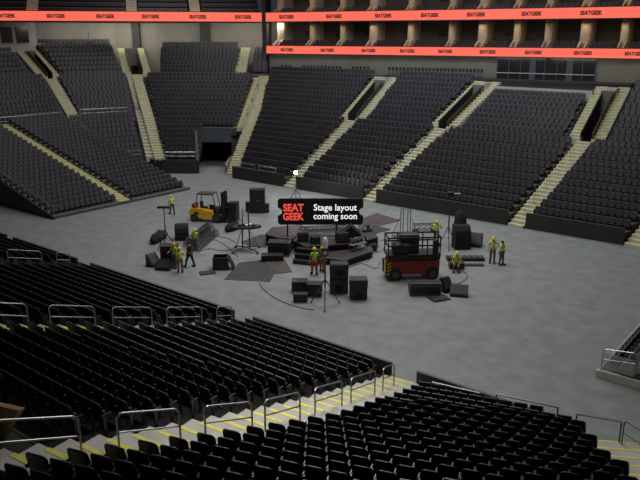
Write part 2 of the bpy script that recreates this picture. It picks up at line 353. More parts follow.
# near side
ZN, TN = .6, .33; NR = 28; TR_ = .8
def nz(y): s = -14.9-y; return ZN+(.28*s+.0034*s*s if s > 0 else .3*s)
def nblock(nm, xl0, xr0, xl1, xr1, **k):
    yb = -14.9-NR*TR_
    return block(nm, (xl0, -14.9), (xr0, -14.9), (xr1, yb), (xl1, yb), ZN, 6.8, NR, 0, zf=nz, tm=M['terrace_shaded'], lipm=M['terrace_shaded'], pitch=.55, **k)
nblock('N1', -24, -8.1, -24, -8.2)
nblock('N2', -6.7, 6.2, -6.9, 6.5)
nblock('N3', 7.6, 15.9, 7.9, 18.2)
yb = -14.9-NR*TR_
stairs((-7.4, -14.9), 0, (-7.5, yb), nz(yb), 1.35, NR, 'near side stairs through the dark seats, farthest to the left', zf=nz, yw=.3, ym=.12)
stairs((6.9, -14.9), 0, (7.2, yb), nz(yb), 1.35, NR, 'near side stairs through the dark seats, second from the camera', zf=nz, yw=.3, ym=.12)
stairs((16.75, -14.9), 0, (19.3, yb), nz(yb), 1.75, NR, 'brightly lit near side stairs with yellow edges leading to the floor', zf=nz, yw=.3, ym=.12)
for (a, b, lab) in ((-24, -16.9, 'near black wall at the left picture edge'), (-16.0, -8.1, 'near black wall with the first two handrails behind it'), (-6.6, 6.2, 'near black wall, long middle panel'), (7.6, 16.0, 'near black wall right of the gap, ending at the bright stairs'), (17.3, 24.2, 'near black wall in front of the closest block')):
    wall_seg('wall_near', (a, -14.62), (b, -14.62), 0, 1.12, .1, M['wallblack'], True, lab)
# rotated near corner block: rows turned 18.7 degrees
NB = 27; u = (math.cos(R(18.7)), math.sin(R(18.7)))
def n4row(i):
    yl = -16.4-i*.84; xl = 17.6+1.3*min(1, max(0, (-yl-15)/8))+.35
    # right end on the corner stair line from (24.3,-14.6) towards (+.5,-.87)
    best = None
    for k in range(400):
        s = k*.05; x = xl+u[0]*s; y = yl+u[1]*s
        if (x-24.2)*.874+(y+14.6)*.486 > 0: break
    return (xl, yl), (x, y)
tb, lb = MB(), MB()
for i in range(-4, NB):
    (a, b) = n4row(i); (d, c) = n4row(i+1); z = nz(a[1]+.3)+.05 if a[1] < -15.2 else nz(-15.2)+.2*(a[1]+15.2)/-.84
    if i < 0:     # partial rows in the wedge behind the wall
        a, b, c, d = [list(p) for p in (a, b, c, d)]
    P_ = [tuple(a), tuple(b), tuple(c), tuple(d)]
    # clip to y < -14.75
    out = []
    for k in range(4):
        p, q = P_[k], P_[(k+1) % 4]
        if p[1] <= -14.72: out.append(p)
        if (p[1] <= -14.72) != (q[1] <= -14.72):
            t = (-14.72-p[1])/(q[1]-p[1]); out.append(lerp(p, q, t))
    if len(out) >= 3 and z > .05: tb.prism(out, max(0, z-.6), z)
    (a2, b2), (d2, c2) = n4row(i), n4row(i+1)
    a3, b3 = lerp(a2, d2, .62), lerp(b2, c2, .62); L = math.dist(a3, b3); k = int((L-.1)/.56)
    for j in range(k):
        s = .1+(j+.5)*.56; x = a3[0]+u[0]*s; y = a3[1]+u[1]*s
        if y < -15.25 and z > .05: SEATS.append((x, y, z, R(18.7), 'N4', i+4, j, k))
struct(tb.build('seating_terrace', M['terrace_shaded']), 'dark stepped terrace of the closest block', 'terrace')
stairs((25.2, -14.5), .55, (33.5, -28.9), 5.6, 2.5, 18, 'yellow-edged stairs at the lower right corner')
handrail((24.15, -14.75), .72, (25.6, -14.3), .72, 'steel top rail at the head of the lower right stairs', 'front guard rails', h=1.03, m=M['steel'], square=True, mid=False, name='guard_rail', pm=M['steeldark'], r=.03)
handrail((18.75, -15.9), .78, (20.66, -15.54), .78, 'steel guard rail along the wall at the foot of the bright stairs', 'front guard rails', h=.97, mid=False, name='guard_rail', square=True, pm=M['steeldark'], r=.03)
handrail((21.2, -15.2), .7, (23.43, -14.7), .7, 'steel guard rail over the middle of the closest wall', 'front guard rails', h=1.05, mid=False, name='guard_rail', square=True, pm=M['steeldark'], r=.03)
handrail((25.7, -14.32), .72, (26.9, -15.0), .72, 'dark double rail at the right picture edge above the stairs', 'front guard rails', h=1.05, m=M['steeldark'], name='guard_rail')
# aisle rails from their picture positions on the stairs
def on_aisle(px, py, x_, lab, grp, px2, py2, x2):
    pass
def aisle_rails(tops, xf, lab, grp):
    for i, (y0, y1) in enumerate(tops):
        handrail((xf(y0), y0), nz(y0)+.12, (xf(y1), y1), nz(y1)+.12, ordn(i+1)+' '+lab, grp, h=1.0, r=.027, m=M['steelnear'])
xA = lambda y: 16.9+1.9*min(1, (-14.6-y)/11) if y > -25.6 else 18.8
aisle_rails([(-16.25, -17.37), (-18.14, -20.21), (-20.92, -22.82), (-23.76, -25.67), (-26.19, -27.9), (-28.71, -30.46), (-31.39, -34.59)], xA, 'double-bar handrail up the brightly lit near stairs, counted from the floor', 'handrails on the bright near stairs')
xB = lambda y: 7.0+.0*y
aisle_rails([(-15.58, -16.6), (-17.57, -19.66), (-20.49, -22.48), (-23.33, -25.28), (-26.16, -28.16)], lambda y: 7.1, 'double-bar handrail up the middle near stairs, counted from the floor', 'handrails on the middle near stairs')
aisle_rails([(-15.5, -16.37), (-17.34, -19.42)], lambda y: -7.4, 'double-bar handrail at the left edge near stairs, counted from the floor', 'handrails on the left near stairs')
# rails on the end break walkway and other spots
def long_rail(pts, lab, grp, h=1.0):
    t = thing('guard_rail', lab, 'handrail', (pts[0][0], pts[0][1], pts[0][2]), 0, grp); o = Vector(pts[0]); P = [Vector(p)-o for p in pts]
    for p in P: MB().tube(p, p+Vector((0, 0, h)), .02, 6).build('post', M['steel'], t)
    MB().path([p+Vector((0, 0, h)) for p in P], .026, 6).build('top_rail', M['steel'], t)
    MB().path([p+Vector((0, 0, h*.55)) for p in P], .018, 6).build('middle_rail', M['steel'], t)
def seg(a, b, n): return [lerp(a, b, i/n) for i in range(n+1)]
long_rail(seg((-43.8, -2, 5.4), (-43.8, 7.2, 5.4), 5), 'long steel guard rail across the end above the temporary seating', 'bowl guard rails')
long_rail(seg((-43.7, 9.6, 5.5), (-41.6, 14.8, 5.5), 3), 'steel guard rail between the two end stairs', 'bowl guard rails')
long_rail(seg((-36.2, 7.7, 1.4), (-34.3, 11.0, 1.4), 3), 'steel guard rail at the foot of the end block', 'bowl guard rails')
long_rail(seg((-31.2, 11.8, 1.4), (-28.6, 13.9, 1.4), 2), 'steel guard rail at the foot of the corner block beside the tunnel', 'bowl guard rails')
long_rail(seg((-23.0, 14.75, .75), (-20.3, 14.75, .75), 1), 'steel guard rail on the wall nearest the wide corner stairs', 'bowl guard rails')
long_rail(seg((-19.6, 14.75, .75), (-17.2, 14.75, .75), 1), 'steel guard rail on the wall left of the tripod work light', 'bowl guard rails')
# timber-clad entrance wall at the left of the bright stairs
struct(MB().front([(14, 6.55), (16.67, 7.1), (17.75, 7.35), (16.4, 5.9), (14, 4.6)], -32.12, -31.97).build('wall_entrance', mat('brown_timber', (.42, .22, .11), .55, noise=.25, scale=2)), 'brown timber-faced entrance wall at the left picture edge', 'wall')

# ---------------------------------------------------------------- lettering helper
_tc = {}
def text_geo(s, bold=.0, sx=1.0):
    key = (s, bold)
    if key not in _tc:
        c = bpy.data.curves.new('lettering', 'FONT'); c.body = s; c.offset = bold; c.align_x = 'CENTER'; c.resolution_u = 3; c.extrude = 0
        o = bpy.data.objects.new('lettering', c); COL.objects.link(o); bpy.context.view_layer.update()
        dg = bpy.context.evaluated_depsgraph_get(); me = o.evaluated_get(dg).to_mesh()
        _tc[key] = ([tuple(v.co) for v in me.vertices], [tuple(p.vertices) for p in me.polygons])
        o.evaluated_get(dg).to_mesh_clear(); bpy.data.objects.remove(o); bpy.data.curves.remove(c)
    return _tc[key]
def add_text(mb, s, origin, u, up, width, height, bold=0.):
    """flat letters centred on origin, along u, standing up along up"""
    V, Fc = text_geo(s, bold); xs = [v[0] for v in V]; ys = [v[1] for v in V]
    cx, w0 = (min(xs)+max(xs))/2, max(xs)-min(xs); cy, h0 = (min(ys)+max(ys))/2, max(ys)-min(ys)
    u, up, o = Vector(u), Vector(up), Vector(origin)
    mb.add([o+u*((v[0]-cx)/w0*width)+up*((v[1]-cy)/h0*height) for v in V], Fc)
# ---------------------------------------------------------------- upper levels
FA = [(-36.2, 34.1), (-23.6, 36.9), (-11.2, 39.6), (0, 41.2), (9.7, 42.2), (20, 42.8)]   # far side facade
EN = [(-60.5, 3.3), (-36.5, 33.8)]                                                        # end facade
def offs(poly, k, ext=0):
    """offset a plan polyline away from the floor"""
    out = []
    for i, p in enumerate(poly):
        a = poly[max(0, i-1)]; b = poly[min(len(poly)-1, i+1)]; d = Vector((b[0]-a[0], b[1]-a[1])).normalized()
        out.append((p[0]-d.y*k, p[1]+d.x*k))
    return out
def strip(poly, k0, k1, z0, z1, mb=None):
    mb = mb or MB(); A, B = offs(poly, k0), offs(poly, k1)
    for i in range(len(poly)-1): mb.prism([A[i], A[i+1], B[i+1], B[i]], z0, z1)
    return mb
def hit(px, poly):
    """where the vertical plane through picture column px meets a plan polyline"""
    d = ray(px, 35); n = (-d[1], d[0])
    for i in range(len(poly)-1):
        a, b = poly[i], poly[i+1]; fa = (a[0]-CAM[0])*n[0]+(a[1]-CAM[1])*n[1]; fb = (b[0]-CAM[0])*n[0]+(b[1]-CAM[1])*n[1]
        if fa*fb <= 0:
            t = fa/(fa-fb); return lerp(a, b, t), Vector((b[0]-a[0], b[1]-a[1])).normalized()
    return None
def ribbon(poly, zc, h, pxs, label, w=2.3):
    t = thing('ribbon_display', label, 'led ribbon board', (0, 0, 0))
    strip(poly, 0, .18, zc-h/2, zc+h/2).build('screen', M['screen'], t)
    strip(poly, -.03, .25, zc-h/2-.12, zc-h/2).build('lower_frame', M['darkwall'], t)
    strip(poly, -.03, .25, zc+h/2, zc+h/2+.08).build('upper_frame', M['darkwall'], t)
    tb = MB()
    for px in pxs:
        r = hit(px, poly)
        if r: p, d = r; add_text(tb, 'SEATGEEK', (p[0]+d.y*.025, p[1]-d.x*.025, zc), (d.x, d.y, 0), (0, 0, 1), w, h*.42, .05)
    tb.build('lettering', M['ink'], t); return t
ribbon(EN, 17.3, 1.15, [8, 58, 107, 152, 199, 244], 'salmon LED ribbon with black lettering across the end of the bowl')
ribbon(FA, 17.3, 1.12, [287, 334, 383, 429, 475, 530, 589], 'upper salmon LED ribbon with black lettering along the far side')
ribbon(FA, 13.1, .98, [287, 327.5, 369, 408, 447, 489, 535, 585, 637], 'lower salmon LED ribbon with black lettering along the far side', 2.0)
# balconies (suites) of the far side: lower level and upper level
for z, nm in ((12.6, 'lower'), (16.75, 'upper')):
    struct(strip(FA, .2, 7.5, z, z+.45).build('floor_balcony', M['darkwall']), 'dark floor slab of the '+nm+' suite balcony', 'floor')
    struct(strip(FA, 1.35, 7.4, z+.45, z+.85).build('floor_balcony', M['darkwall']), 'raised dark step of the '+nm+' suite balcony', 'floor')
    struct(strip(FA, 5.2, 5.4, z+.45, z+4.1).build('wall_suites', M['brownwall']), 'brown back wall of the '+nm+' suites', 'wall')
struct(strip(FA, .2, 7.5, 20.9, 21.2).build('ceiling_suites', M['darkwall']), 'dark slab over the upper suites', 'ceiling')
PXC = [272, 304, 335, 366, 404, 446, 476, 511, 543, 580, 620, 660]
suite_chair = MB().front([(-.24, .38), (.24, .38), (.25, .82), (.2, .9), (-.2, .9), (-.25, .82)], .2, .27).box((0, 0, .42), (.46, .46, .1)).box((.27, .05, .52), (.05, .4, .06)).box((-.27, .05, .52), (.05, .4, .06)).box((0, 0, .18), (.1, .1, .36)).mesh('suite_chair', mat('dark_leather', (.03, .024, .024), .45, noise=.2, scale=9))
lev = ((13.05, 'lower'), (17.2, 'upper'))
for z, nm in lev:
    for i, px in enumerate(PXC):
        r = hit(px, FA)
        if not r: continue
        p, d = r; a = math.atan2(d.y, d.x); wd = .85 if i % 3 else 1.15
        o = thing('suite_partition', '%s beige rounded partition from the left on the %s suite level' % (ordn(i+1), nm), 'partition', (p[0], p[1], z), a, nm+' suite partitions'); o['kind'] = 'structure'
        pl = [(-wd/2, 5.2), (-wd/2, 2.6)]+[(-wd/2*math.cos(k*PI/8), 2.6-wd/2*math.sin(k*PI/8)) for k in range(1, 8)]+[(wd/2, 2.6), (wd/2, 5.2)]
        MB().prism(pl, 0, 3.7).build('partition_wall', M['beige'], o)
        MB().profile([(.35, .0), (.35, .35), (2.6, 1.55), (2.6, 0)], -wd*.42, -wd*.22).profile([(.35, .0), (.35, .35), (2.6, 1.55), (2.6, 0)], wd*.22, wd*.42).build('stair_parapet', M['beige'], o)
        st = MB()
        for k in range(5): st.box((0, .55+k*.42, .1+k*.1), (wd*.44, .42, .2+k*.2))
        st.build('balcony_steps', M['tan'], o)
        r2 = hit(PXC[i+1], FA) if i+1 < len(PXC) else None
        if not r2: continue
        q, d2 = r2; L = math.dist(p, q); uu = Vector((q[0]-p[0], q[1]-p[1])).normalized(); nn = Vector((-uu.y, uu.x)); n = int((L-1.1)/.62)
        for row, (k, dz) in enumerate(((.75, 0), (1.75, .4))):
            for j in range(n):
                s = (L-(n-1)*.62)/2+j*.62; c = Vector(p)+uu*s+nn*k
                ch = bpy.data.objects.new('suite_chair', suite_chair); COL.objects.link(ch); ch.location = (c.x, c.y, z+dz); ch.rotation_euler[2] = math.atan2(uu.y, uu.x)
                tag(ch, 'dark suite chair, %s suite level, %s bay, %s row, %s from left' % (nm, ordn(i+1), 'back' if row else 'front', ordn(j+1)), 'chair', 'chairs on the suite balconies')
        # dark television on the back wall
        if i % 2 == 0 and nm == 'lower' or i % 3 == 1:
            c = Vector(p)+uu*L*.62+nn*5.1
            tv = MB().box((0, 0, 0), (1.1, .08, .66), ch=.02).build('television', M['glass'], None, loc=(c.x, c.y, z+2.2), rz=math.atan2(uu.y, uu.x))
            tag(tv, 'black television on the back wall of the %s bay, %s suite level' % (ordn(i+1), nm), 'television', 'suite televisions')
# wall between the top rows and the lower ribbon
struct(strip(FA, .9, 1.1, 9.6, 12.6).build('wall_concourse', M['olive']), 'olive grey wall above the far blocks', 'wall')
struct(strip(FA[:-1], -2.6, .95, 9.6, 10.05).build('floor_concourse', M['darkwall']), 'dark walkway along the top of the far blocks', 'floor')
p1, d1 = hit(497, FA); p2, d2 = hit(597, FA)
q1 = (p1[0], p1[1]); q2 = (p2[0], p2[1])
o = struct(strip([q1, (9.2, 42.15) if False else lerp(q1, q2, .5), q2], .7, .88, 10.0, 12.55).build('window_1', M['glass']), 'dark glazed opening under the lower ribbon', 'window')
mb = MB()
for i in range(9):
    c = lerp(q1, q2, i/8); mb.box((c[0]+.02, c[1]+.66, 11.3), (.09 if i not in (3, 6) else .7, .08, 2.5), rz=.12)
mb.build('mullion', M['slate'], o)
strip([q1, q2], .55, .7, 10.7, 10.78).build('transom', M['pale'], o)
# bar stools with low backs along the rail behind the top rows
stool = MB().front([(-.15, .78), (.15, .78), (.17, 1.08), (-.17, 1.08)], .12, .17).lathe([(.17, .70), (.19, .74), (.17, .78)], n=10).tube((0, 0, 0), (0, 0, .7), .03, 6).lathe([(.2, 0), (.2, .03), (.05, .06)], n=10).mesh('bar_stool', mat('black_stool', (.012, .011, .012), .5, noise=.1))
W0 = offs(FA, -.35); k = 0
for a, b, st in ((281, 291, 4.1), (303, 341, 3.7), (353.5, 371, 3.7), (390, 484, 3.75)):
    px = a
    while px <= b:
        r = hit(px, W0)
        if r:
            p, d = r; k += 1; s = bpy.data.objects.new('bar_stool', stool); COL.objects.link(s); s.location = (p[0], p[1], 10.05); s.rotation_euler[2] = math.atan2(d.y, d.x)
            tag(s, 'small black bar stool, %s from the left above the far blocks' % ordn(k), 'stool', 'bar stools above the far blocks')
        px += st
# end walls behind the top rows
WE = [(-60.8, -8), (-60.8, 15.0), (-60.2, 15.6), (-57.0, 25.2), (-52.0, 28.6), (-41.8, 36.2), (-36.6, 39.5)]
WEX = [(-60.8, -20), (-60.8, 40)]
struct(strip(WE[2:], 0, .3, 9.6, 17.0).build('wall_end', M['tan']), 'tan wall above the end blocks', 'wall')
struct(strip(WE[:3], 0, .3, 10, 17.0).build('wall_end', M['pale']), 'pale box wall with dark windows at the upper left', 'wall')
struct(MB().prism([WE[2], (WE[1][0]-3, WE[1][1]), (WE[1][0]-3, WE[1][1]+.2), (WE[1][0], WE[1][1]+.2)], 10, 17).build('wall_end', M['pale']), 'short return of the pale box wall', 'wall')
for a, b in ((1, 12), (16, 28)):
    pa = hit(a, WEX)[0]; pb = hit(b, WEX)[0]
    w_ = struct(MB().box((-60.74, (pa[1]+pb[1])/2, 15.0), (.12, abs(pb[1]-pa[1]), 2.0)).build('window_2' if a == 0 else 'window_3', M['glass']), '%s dark window in the pale upper wall' % ('left' if a == 0 else 'right'), 'window')
    MB().box((-60.66, (pa[1]+pb[1])/2, 13.95), (.1, abs(pb[1]-pa[1])+.2, .08)).build('window_sill', M['pale'], w_)
for i, (px, w_, m_, zz, lab) in enumerate(((92.5, 1.1, 'doorgrey', 15.9, 'grey door in the tan upper wall, left one'), (196, 1.2, 'doorgrey', 15.9, 'grey door in the tan upper wall, right one'))):
    p, d = hit(px, WE); a = math.atan2(d.y, d.x)
    dd = struct(MB().box((0, 0, 0), (w_, .1, 2.5)).build('door_%d' % (i+1), M[m_], None, loc=(p[0]+d.y*.06, p[1]-d.x*.06, 14.3), rz=a), lab, 'door')
    MB().box((w_*.38, -.08, -.1), (.05, .06, .2)).build('door_handle', M['steel'], dd)
for i, (px, w_) in enumerate(((137, 1.1), (205.5, 1.3))):
    p, d = hit(px, WE); a = math.atan2(d.y, d.x)
    struct(MB().box((0, 0, 0), (w_, .7, 7)).build('pillar', M['darkwall'], None, loc=(p[0]+d.y*.3, p[1]-d.x*.3, 13.5), rz=a), 'dark square pillar in the upper end wall, %s one' % ('left' if i == 0 else 'right'), 'pillar')
# soffit and upper deck over the end ribbon
E2 = [EN[0], EN[1]]; out = Vector((-.784, .62))
def eo(p, k): return (p[0]+out.x*k, p[1]+out.y*k)
struct(MB().prism([eo(EN[0], .2), eo(EN[1], .2), eo(EN[1], 5), (-45, 44), (-72, 30), eo(EN[0], 14)], 16.62, 16.8).build('ceiling_soffit', M['darkwall']), 'dark underside of the upper deck at the end', 'ceiling')
cuts = [(-30, 27, 38), (38.5, 127, 140), (140.5, 190, 203), (203.5, 262, 266)]
px0 = -12; dk = 0
for a, b in ((-20, 27), (38, 127), (139, 190), (204, 262)):
    pa = (hit(a, EN) or (lerp(EN[0], EN[1], -.0), 0))[0]; pb = (hit(b, EN) or (EN[1], 0))[0]; dk += 1
    block('U%d' % dk, eo(pa, .7), eo(pb, .7), eo(pb, 5.5), eo(pa, 5.5), 16.9, 20.4, 6, 16.8, label='dark upper deck terrace above the end ribbon')
for i, (a, b) in enumerate(((27, 38), (127, 139), (190, 204))):
    pm = lerp(hit(a, EN)[0], hit(b, EN)[0], .5)
    stairs(eo(pm, .5), 16.9, eo(pm, 5.5), 20.8, 1.35, 12, 'yellow-edged upper deck stairs above the end ribbon, %s from the left' % ordn(i+1), base=16.8)
struct(MB().prism([eo(EN[0], 5.6), eo(EN[1], 5.6), eo(EN[1], 5.9), eo(EN[0], 5.9)], 16.8, 23.5).build('wall_upper', M['darkwall']), 'dark wall behind the upper deck', 'wall')
struct(MB().prism([(-36.3, 33.6), (-36.0, 34.0), (-38.8, 38.2), (-39.2, 38.0)], 9.8, 21.5).build('wall_return', M['darkwall']), 'dark return wall where the two ribbons meet', 'wall')

# ---------------------------------------------------------------- seats
def seat_low():
    b = MB()
    b.front([(-.235, .40), (.235, .40), (.24, .80), (.19, .87), (-.19, .87), (-.24, .80)], -.06, -.01)
    b.v = [(x, y-(z-.4)*.2, z) for x, y, z in b.v]
    n = len(b.v); b.box((0, .06, .50), (.42, .09, .34), rx=.25)
    b.box((.262, .05, .34), (.05, .26, .5)); b.box((0, -.115, .86), (.475, .05, .075))  # last box is the rim strip that carries the painted highlight
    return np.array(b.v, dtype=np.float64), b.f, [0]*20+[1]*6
def near_block(s): return s[4] in ('N1', 'N2', 'N3', 'N4')
vis = [s for s in SEATS if not (s[4] == 'N3' and s[0] > 13.6 and -32.9 < s[1] < -31.2) and in_view((s[0], s[1], s[2]+.7), 40)]
# the 300 that show largest, closest to the camera and inside the frame
def dist(s): return proj((s[0], s[1], s[2]+.8))[2]
front = sorted([s for s in vis if in_view((s[0], s[1], s[2]+.85), -1) and near_block(s)], key=dist)[:300]
fs_ = set(id(s) for s in front)
def stuff(seats, name, m, label):
    V, Fc, Mi = seat_low(); Vs = []; Fs = []; MI = []
    n = len(V)
    for k, s in enumerate(seats):
        c, sn = math.cos(s[3]), math.sin(s[3]); X = V[:, 0]*c-V[:, 1]*sn+s[0]; Y = V[:, 0]*sn+V[:, 1]*c+s[1]
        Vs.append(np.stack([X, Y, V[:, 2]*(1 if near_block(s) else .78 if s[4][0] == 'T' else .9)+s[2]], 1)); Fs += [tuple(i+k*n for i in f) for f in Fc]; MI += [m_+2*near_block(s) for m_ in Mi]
    me = bpy.data.meshes.new(name); me.from_pydata(np.concatenate(Vs).tolist(), [], Fs); [me.materials.append(x) for x in (m, M['top_highlight'], M['seat_shaded'], M['top_highlight_near'])]; me.polygons.foreach_set('material_index', MI)
    o = bpy.data.objects.new(name, me); COL.objects.link(o); return tag(o, label, 'seats', None, 'stuff')
stuff([s for s in vis if id(s) not in fs_], 'arena_seats', M['seat'], 'thousands of dark folding seats filling the far, end and near stands')
print('SEATS', len(SEATS), len(vis), len(front))
# near seat prototype meshes
def seat_parts():
    bk = MB(); prof = []
    for i in range(25):
        a = PI*i/24
        prof.append(None)
    W, H0, H1, r = .25, .34, .95, .145
    out = [(-W+.03, H0), (W-.03, H0), (W, H0+.05)]
    for i in range(7):
        a = PI/2*i/6; out.append((W-r+r*math.cos(a), H1-r+r*math.sin(a)))
    for i in range(7):
        a = PI/2+PI/2*i/6; out.append((-W+r+r*math.cos(a), H1-r+r*math.sin(a)))
    out.append((-W, H0+.05))
    ins = [(x*.9, (z-.62)*.93+.62) for x, z in out]; n = len(out)
    vs = [(x, -.045, z) for x, z in ins]+[(x, -.03, z) for x, z in out]+[(x, -.005, z) for x, z in out]+[(x, .012, z) for x, z in ins]
    vs = [(x, y-(z-.4)*.2+.9*x*x, z) for x, y, z in vs]
    fs = [tuple(range(n)), tuple(range(4*n-1, 3*n-1, -1))]
    for L in range(3): fs += [(L*n+i, (L+1)*n+i, (L+1)*n+(i+1) % n, L*n+(i+1) % n) for i in range(n)]
    bk.add(vs, fs)
    pn = MB().box((0, .08, .52), (.43, .085, .40), rx=.28, ch=.03)
    arm = MB().box((0, .05, .63), (.045, .32, .03), ch=.012).box((0, -.05, .60), (.03, .05, .06))
    leg = MB().box((0, .0, .31), (.03, .09, .62)).box((0, .02, .02), (.05, .26, .04))
    return [('backrest', bk, M['seat_shaded']), ('seat_pan', pn, M['seat_shaded']), ('armrest', arm, M['bracket']), ('standard', leg, M['bracket'])]
SP = [(n, b.mesh(n, m), m) for n, b, m in seat_parts()]
BL_ = {'N4': 'closest block right of the bright stairs', 'N3': 'dark block left of the bright stairs', 'N2': 'dark block left of the middle stairs', 'N1': 'leftmost dark block'}
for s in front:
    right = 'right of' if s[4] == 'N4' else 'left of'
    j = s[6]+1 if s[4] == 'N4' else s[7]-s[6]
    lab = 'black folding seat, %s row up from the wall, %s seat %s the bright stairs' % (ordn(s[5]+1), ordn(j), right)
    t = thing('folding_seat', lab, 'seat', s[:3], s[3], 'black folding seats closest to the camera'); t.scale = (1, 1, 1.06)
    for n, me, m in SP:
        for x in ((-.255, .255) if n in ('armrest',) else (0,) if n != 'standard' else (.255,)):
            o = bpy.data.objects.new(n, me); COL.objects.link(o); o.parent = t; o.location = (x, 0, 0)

# ---------------------------------------------------------------- things on the arena floor
OM = dict(
    case=mat('black_laminate', (.012, .011, .011), .45, noise=.2, scale=4), cloth=mat('black_cover_cloth', (.011, .010, .010), .9, noise=.3, scale=5),
    grille=mat('speaker_grille', (.022, .022, .023), .6, noise=.3, scale=60), edge=mat('aluminium_edge', (.30, .30, .30), .35, .6, noise=.1),
    rubber=mat('black_rubber', (.014, .014, .014), .8, noise=.15), white=mat('white_shade', (.75, .76, .78), .6, noise=.04),
    deck=mat('brown_black_deck', (.038, .030, .027), .6, noise=.25, scale=1.2), sheet=mat('grey_black_sheet', (.050, .050, .048), .8, noise=.22, scale=1.5), brownsheet=mat('brown_grey_sheet', (.080, .063, .058), .8, noise=.2, scale=1),
    yellow=mat('machine_yellow', (.82, .46, .02), .45, noise=.08, scale=2), red=mat('machine_red', (.24, .022, .018), .5, noise=.15, scale=2), tank=mat('dark_red_tank', (.20, .02, .02), .4, noise=.1),
    caution=mat('caution_yellow', (.8, .6, .03), .5, noise=.1), green=mat('vest_green', (.38, .78, .03), .7, noise=.08, scale=8), vyellow=mat('vest_yellow', (.66, .74, .06), .7, noise=.08, scale=8),
    helmety=mat('helmet_yellow', (.85, .68, .05), .4, noise=.03), helmeto=mat('helmet_orange', (.85, .30, .05), .4, noise=.03), helmetw=mat('helmet_white', (.7, .7, .68), .4, noise=.03),
    skin=mat('skin', (.48, .28, .19), .6, noise=.06, scale=10), khaki=mat('tan_trousers', (.20, .12, .07), .9, noise=.15), navy=mat('navy_trousers', (.03, .035, .06), .9, noise=.15), redt=mat('red_trousers', (.50, .03, .06), .9, noise=.1), black=mat('black_clothes', (.014, .013, .015), .9, noise=.2), darkred=mat('dark_red_shirt', (.20, .03, .03), .9, noise=.1), greyt=mat('grey_trousers', (.11, .10, .11), .9, noise=.15),
    cable=mat('black_cable', (.03, .03, .03), .6, noise=.1), lampon=mat('lamp_lit', (1, 1, 1), .5, noise=.01, emit=((1, .98, 1), 60)), lens=mat('lamp_lens', (.45, .47, .5), .2, noise=.05),
)
def spot(px, py, back=0., right=0.):
    p = at(px, py); return (p[0]+AX*back+RX*right, p[1]+AY*back+RY*right, 0)
def off_(o, dx, dy, z=0):   # local camera-aligned offset
    return (o[0]+RX*dx+AX*dy, o[1]+RY*dx+AY*dy, z)
def road_case(px, py, w, h, d, label, rz=0, z=0, group='road cases and crates on the floor', lid=.25, white=False, casters=True, name='road_case', back=0):
    p = spot(px, py, d/2+back); t = thing(name, label, 'case', (p[0], p[1], z), YAW+rz, group); c = .1 if casters else 0
    hb = (h-c)*(1-lid)
    MB().box((0, 0, c+hb/2), (w, d, hb), ch=.015).build('body', OM['case'], t)
    MB().box((0, 0, c+hb+(h-c-hb)/2+.006), (w, d, h-c-hb-.012), ch=.015).build('lid', OM['case'], t)
    e = MB(); r = .018
    for sx in (-1, 1):
        for sy in (-1, 1): e.box((sx*w/2, sy*d/2, c+(h-c)/2), (r, r, h-c))
    for zz in (c+r/2, c+hb, h-r/2):
        for sy in (-1, 1): e.box((0, sy*d/2, zz), (w, r, r))
        for sx in (-1, 1): e.box((sx*w/2, 0, zz), (r, d, r))
    e.build('edge_trim', OM['edge'] if white else M['steeldark'], t)
    MB().box((0, -d/2-.012, c+hb*.6), (.16, .02, .08), ch=.008).box((0, -d/2-.03, c+hb*.6), (.11, .02, .02)).build('handle', M['steeldark'], t)
    if casters:
        for sx in (-1, 1):
            for sy in (-1, 1): MB().lathe([(.03, -.02), (.05, -.015), (.05, .015), (.03, .02)], (sx*(w/2-.1), sy*(d/2-.1), .05), 12, 'y').build('caster', OM['rubber'], t)
    return t
def speaker(loc, w, h, d, label, rz=0, name='loudspeaker', group='loudspeakers on the floor'):
    t = thing(name, label, 'loudspeaker', loc, YAW+rz, group)
    MB().box((0, 0, h/2), (w, d, h), ch=.03).build('cabinet', OM['case'], t)
    MB().box((0, -d/2-.012, h/2), (w*.9, .03, h*.88), ch=.01).build('grille', OM['grille'], t)
    MB().lathe([(.24, -.03), (.24, 0), (.18, .0), (.06, .05), (.0, .03)], (0, -d/2-.03, h*.45), 20, 'y').build('cone', OM['cloth'], t)
    for s in (-1, 1): MB().box((s*(w/2+.01), 0, h*.6), (.03, .22, .1), ch=.01).build('side_handle', M['steeldark'], t)
    return t
def wedge(px, py, w, h, d, label, rz=0):
    p = spot(px, py, d/2); t = thing('wedge_monitor', label, 'loudspeaker', p, YAW+rz, 'floor wedge monitors')
    MB().profile([(-d/2, 0), (d/2, 0), (d/2, h), (d/4, h), (-d/2, h*.25)], -w/2, w/2).build('cabinet', OM['case'], t)
    a = math.atan2(h*.75, d*.75); MB().box((0, -d*.125-.02, h*.625+.02), (w*.86, math.hypot(h*.75, d*.75)*.85, .02), rx=a).build('grille', OM['grille'], t)
    MB().box((w/2+.01, 0, h*.3), (.02, .16, .07), ch=.008).build('side_handle', M['steeldark'], t)
def flat_panel(px, py, w, d, label, rz=0, h=.07, m='case', grp='flat panels lying on the floor'):
    p = spot(px, py, d/2); t = thing('floor_panel', label, 'panel', p, YAW+rz, grp)
    MB().box((0, 0, h/2), (w, d, h), ch=.015).build('board', OM[m], t); MB().box((0, 0, h+.008), (w*.8, d*.75, .016)).build('inlay', OM['grille'], t)
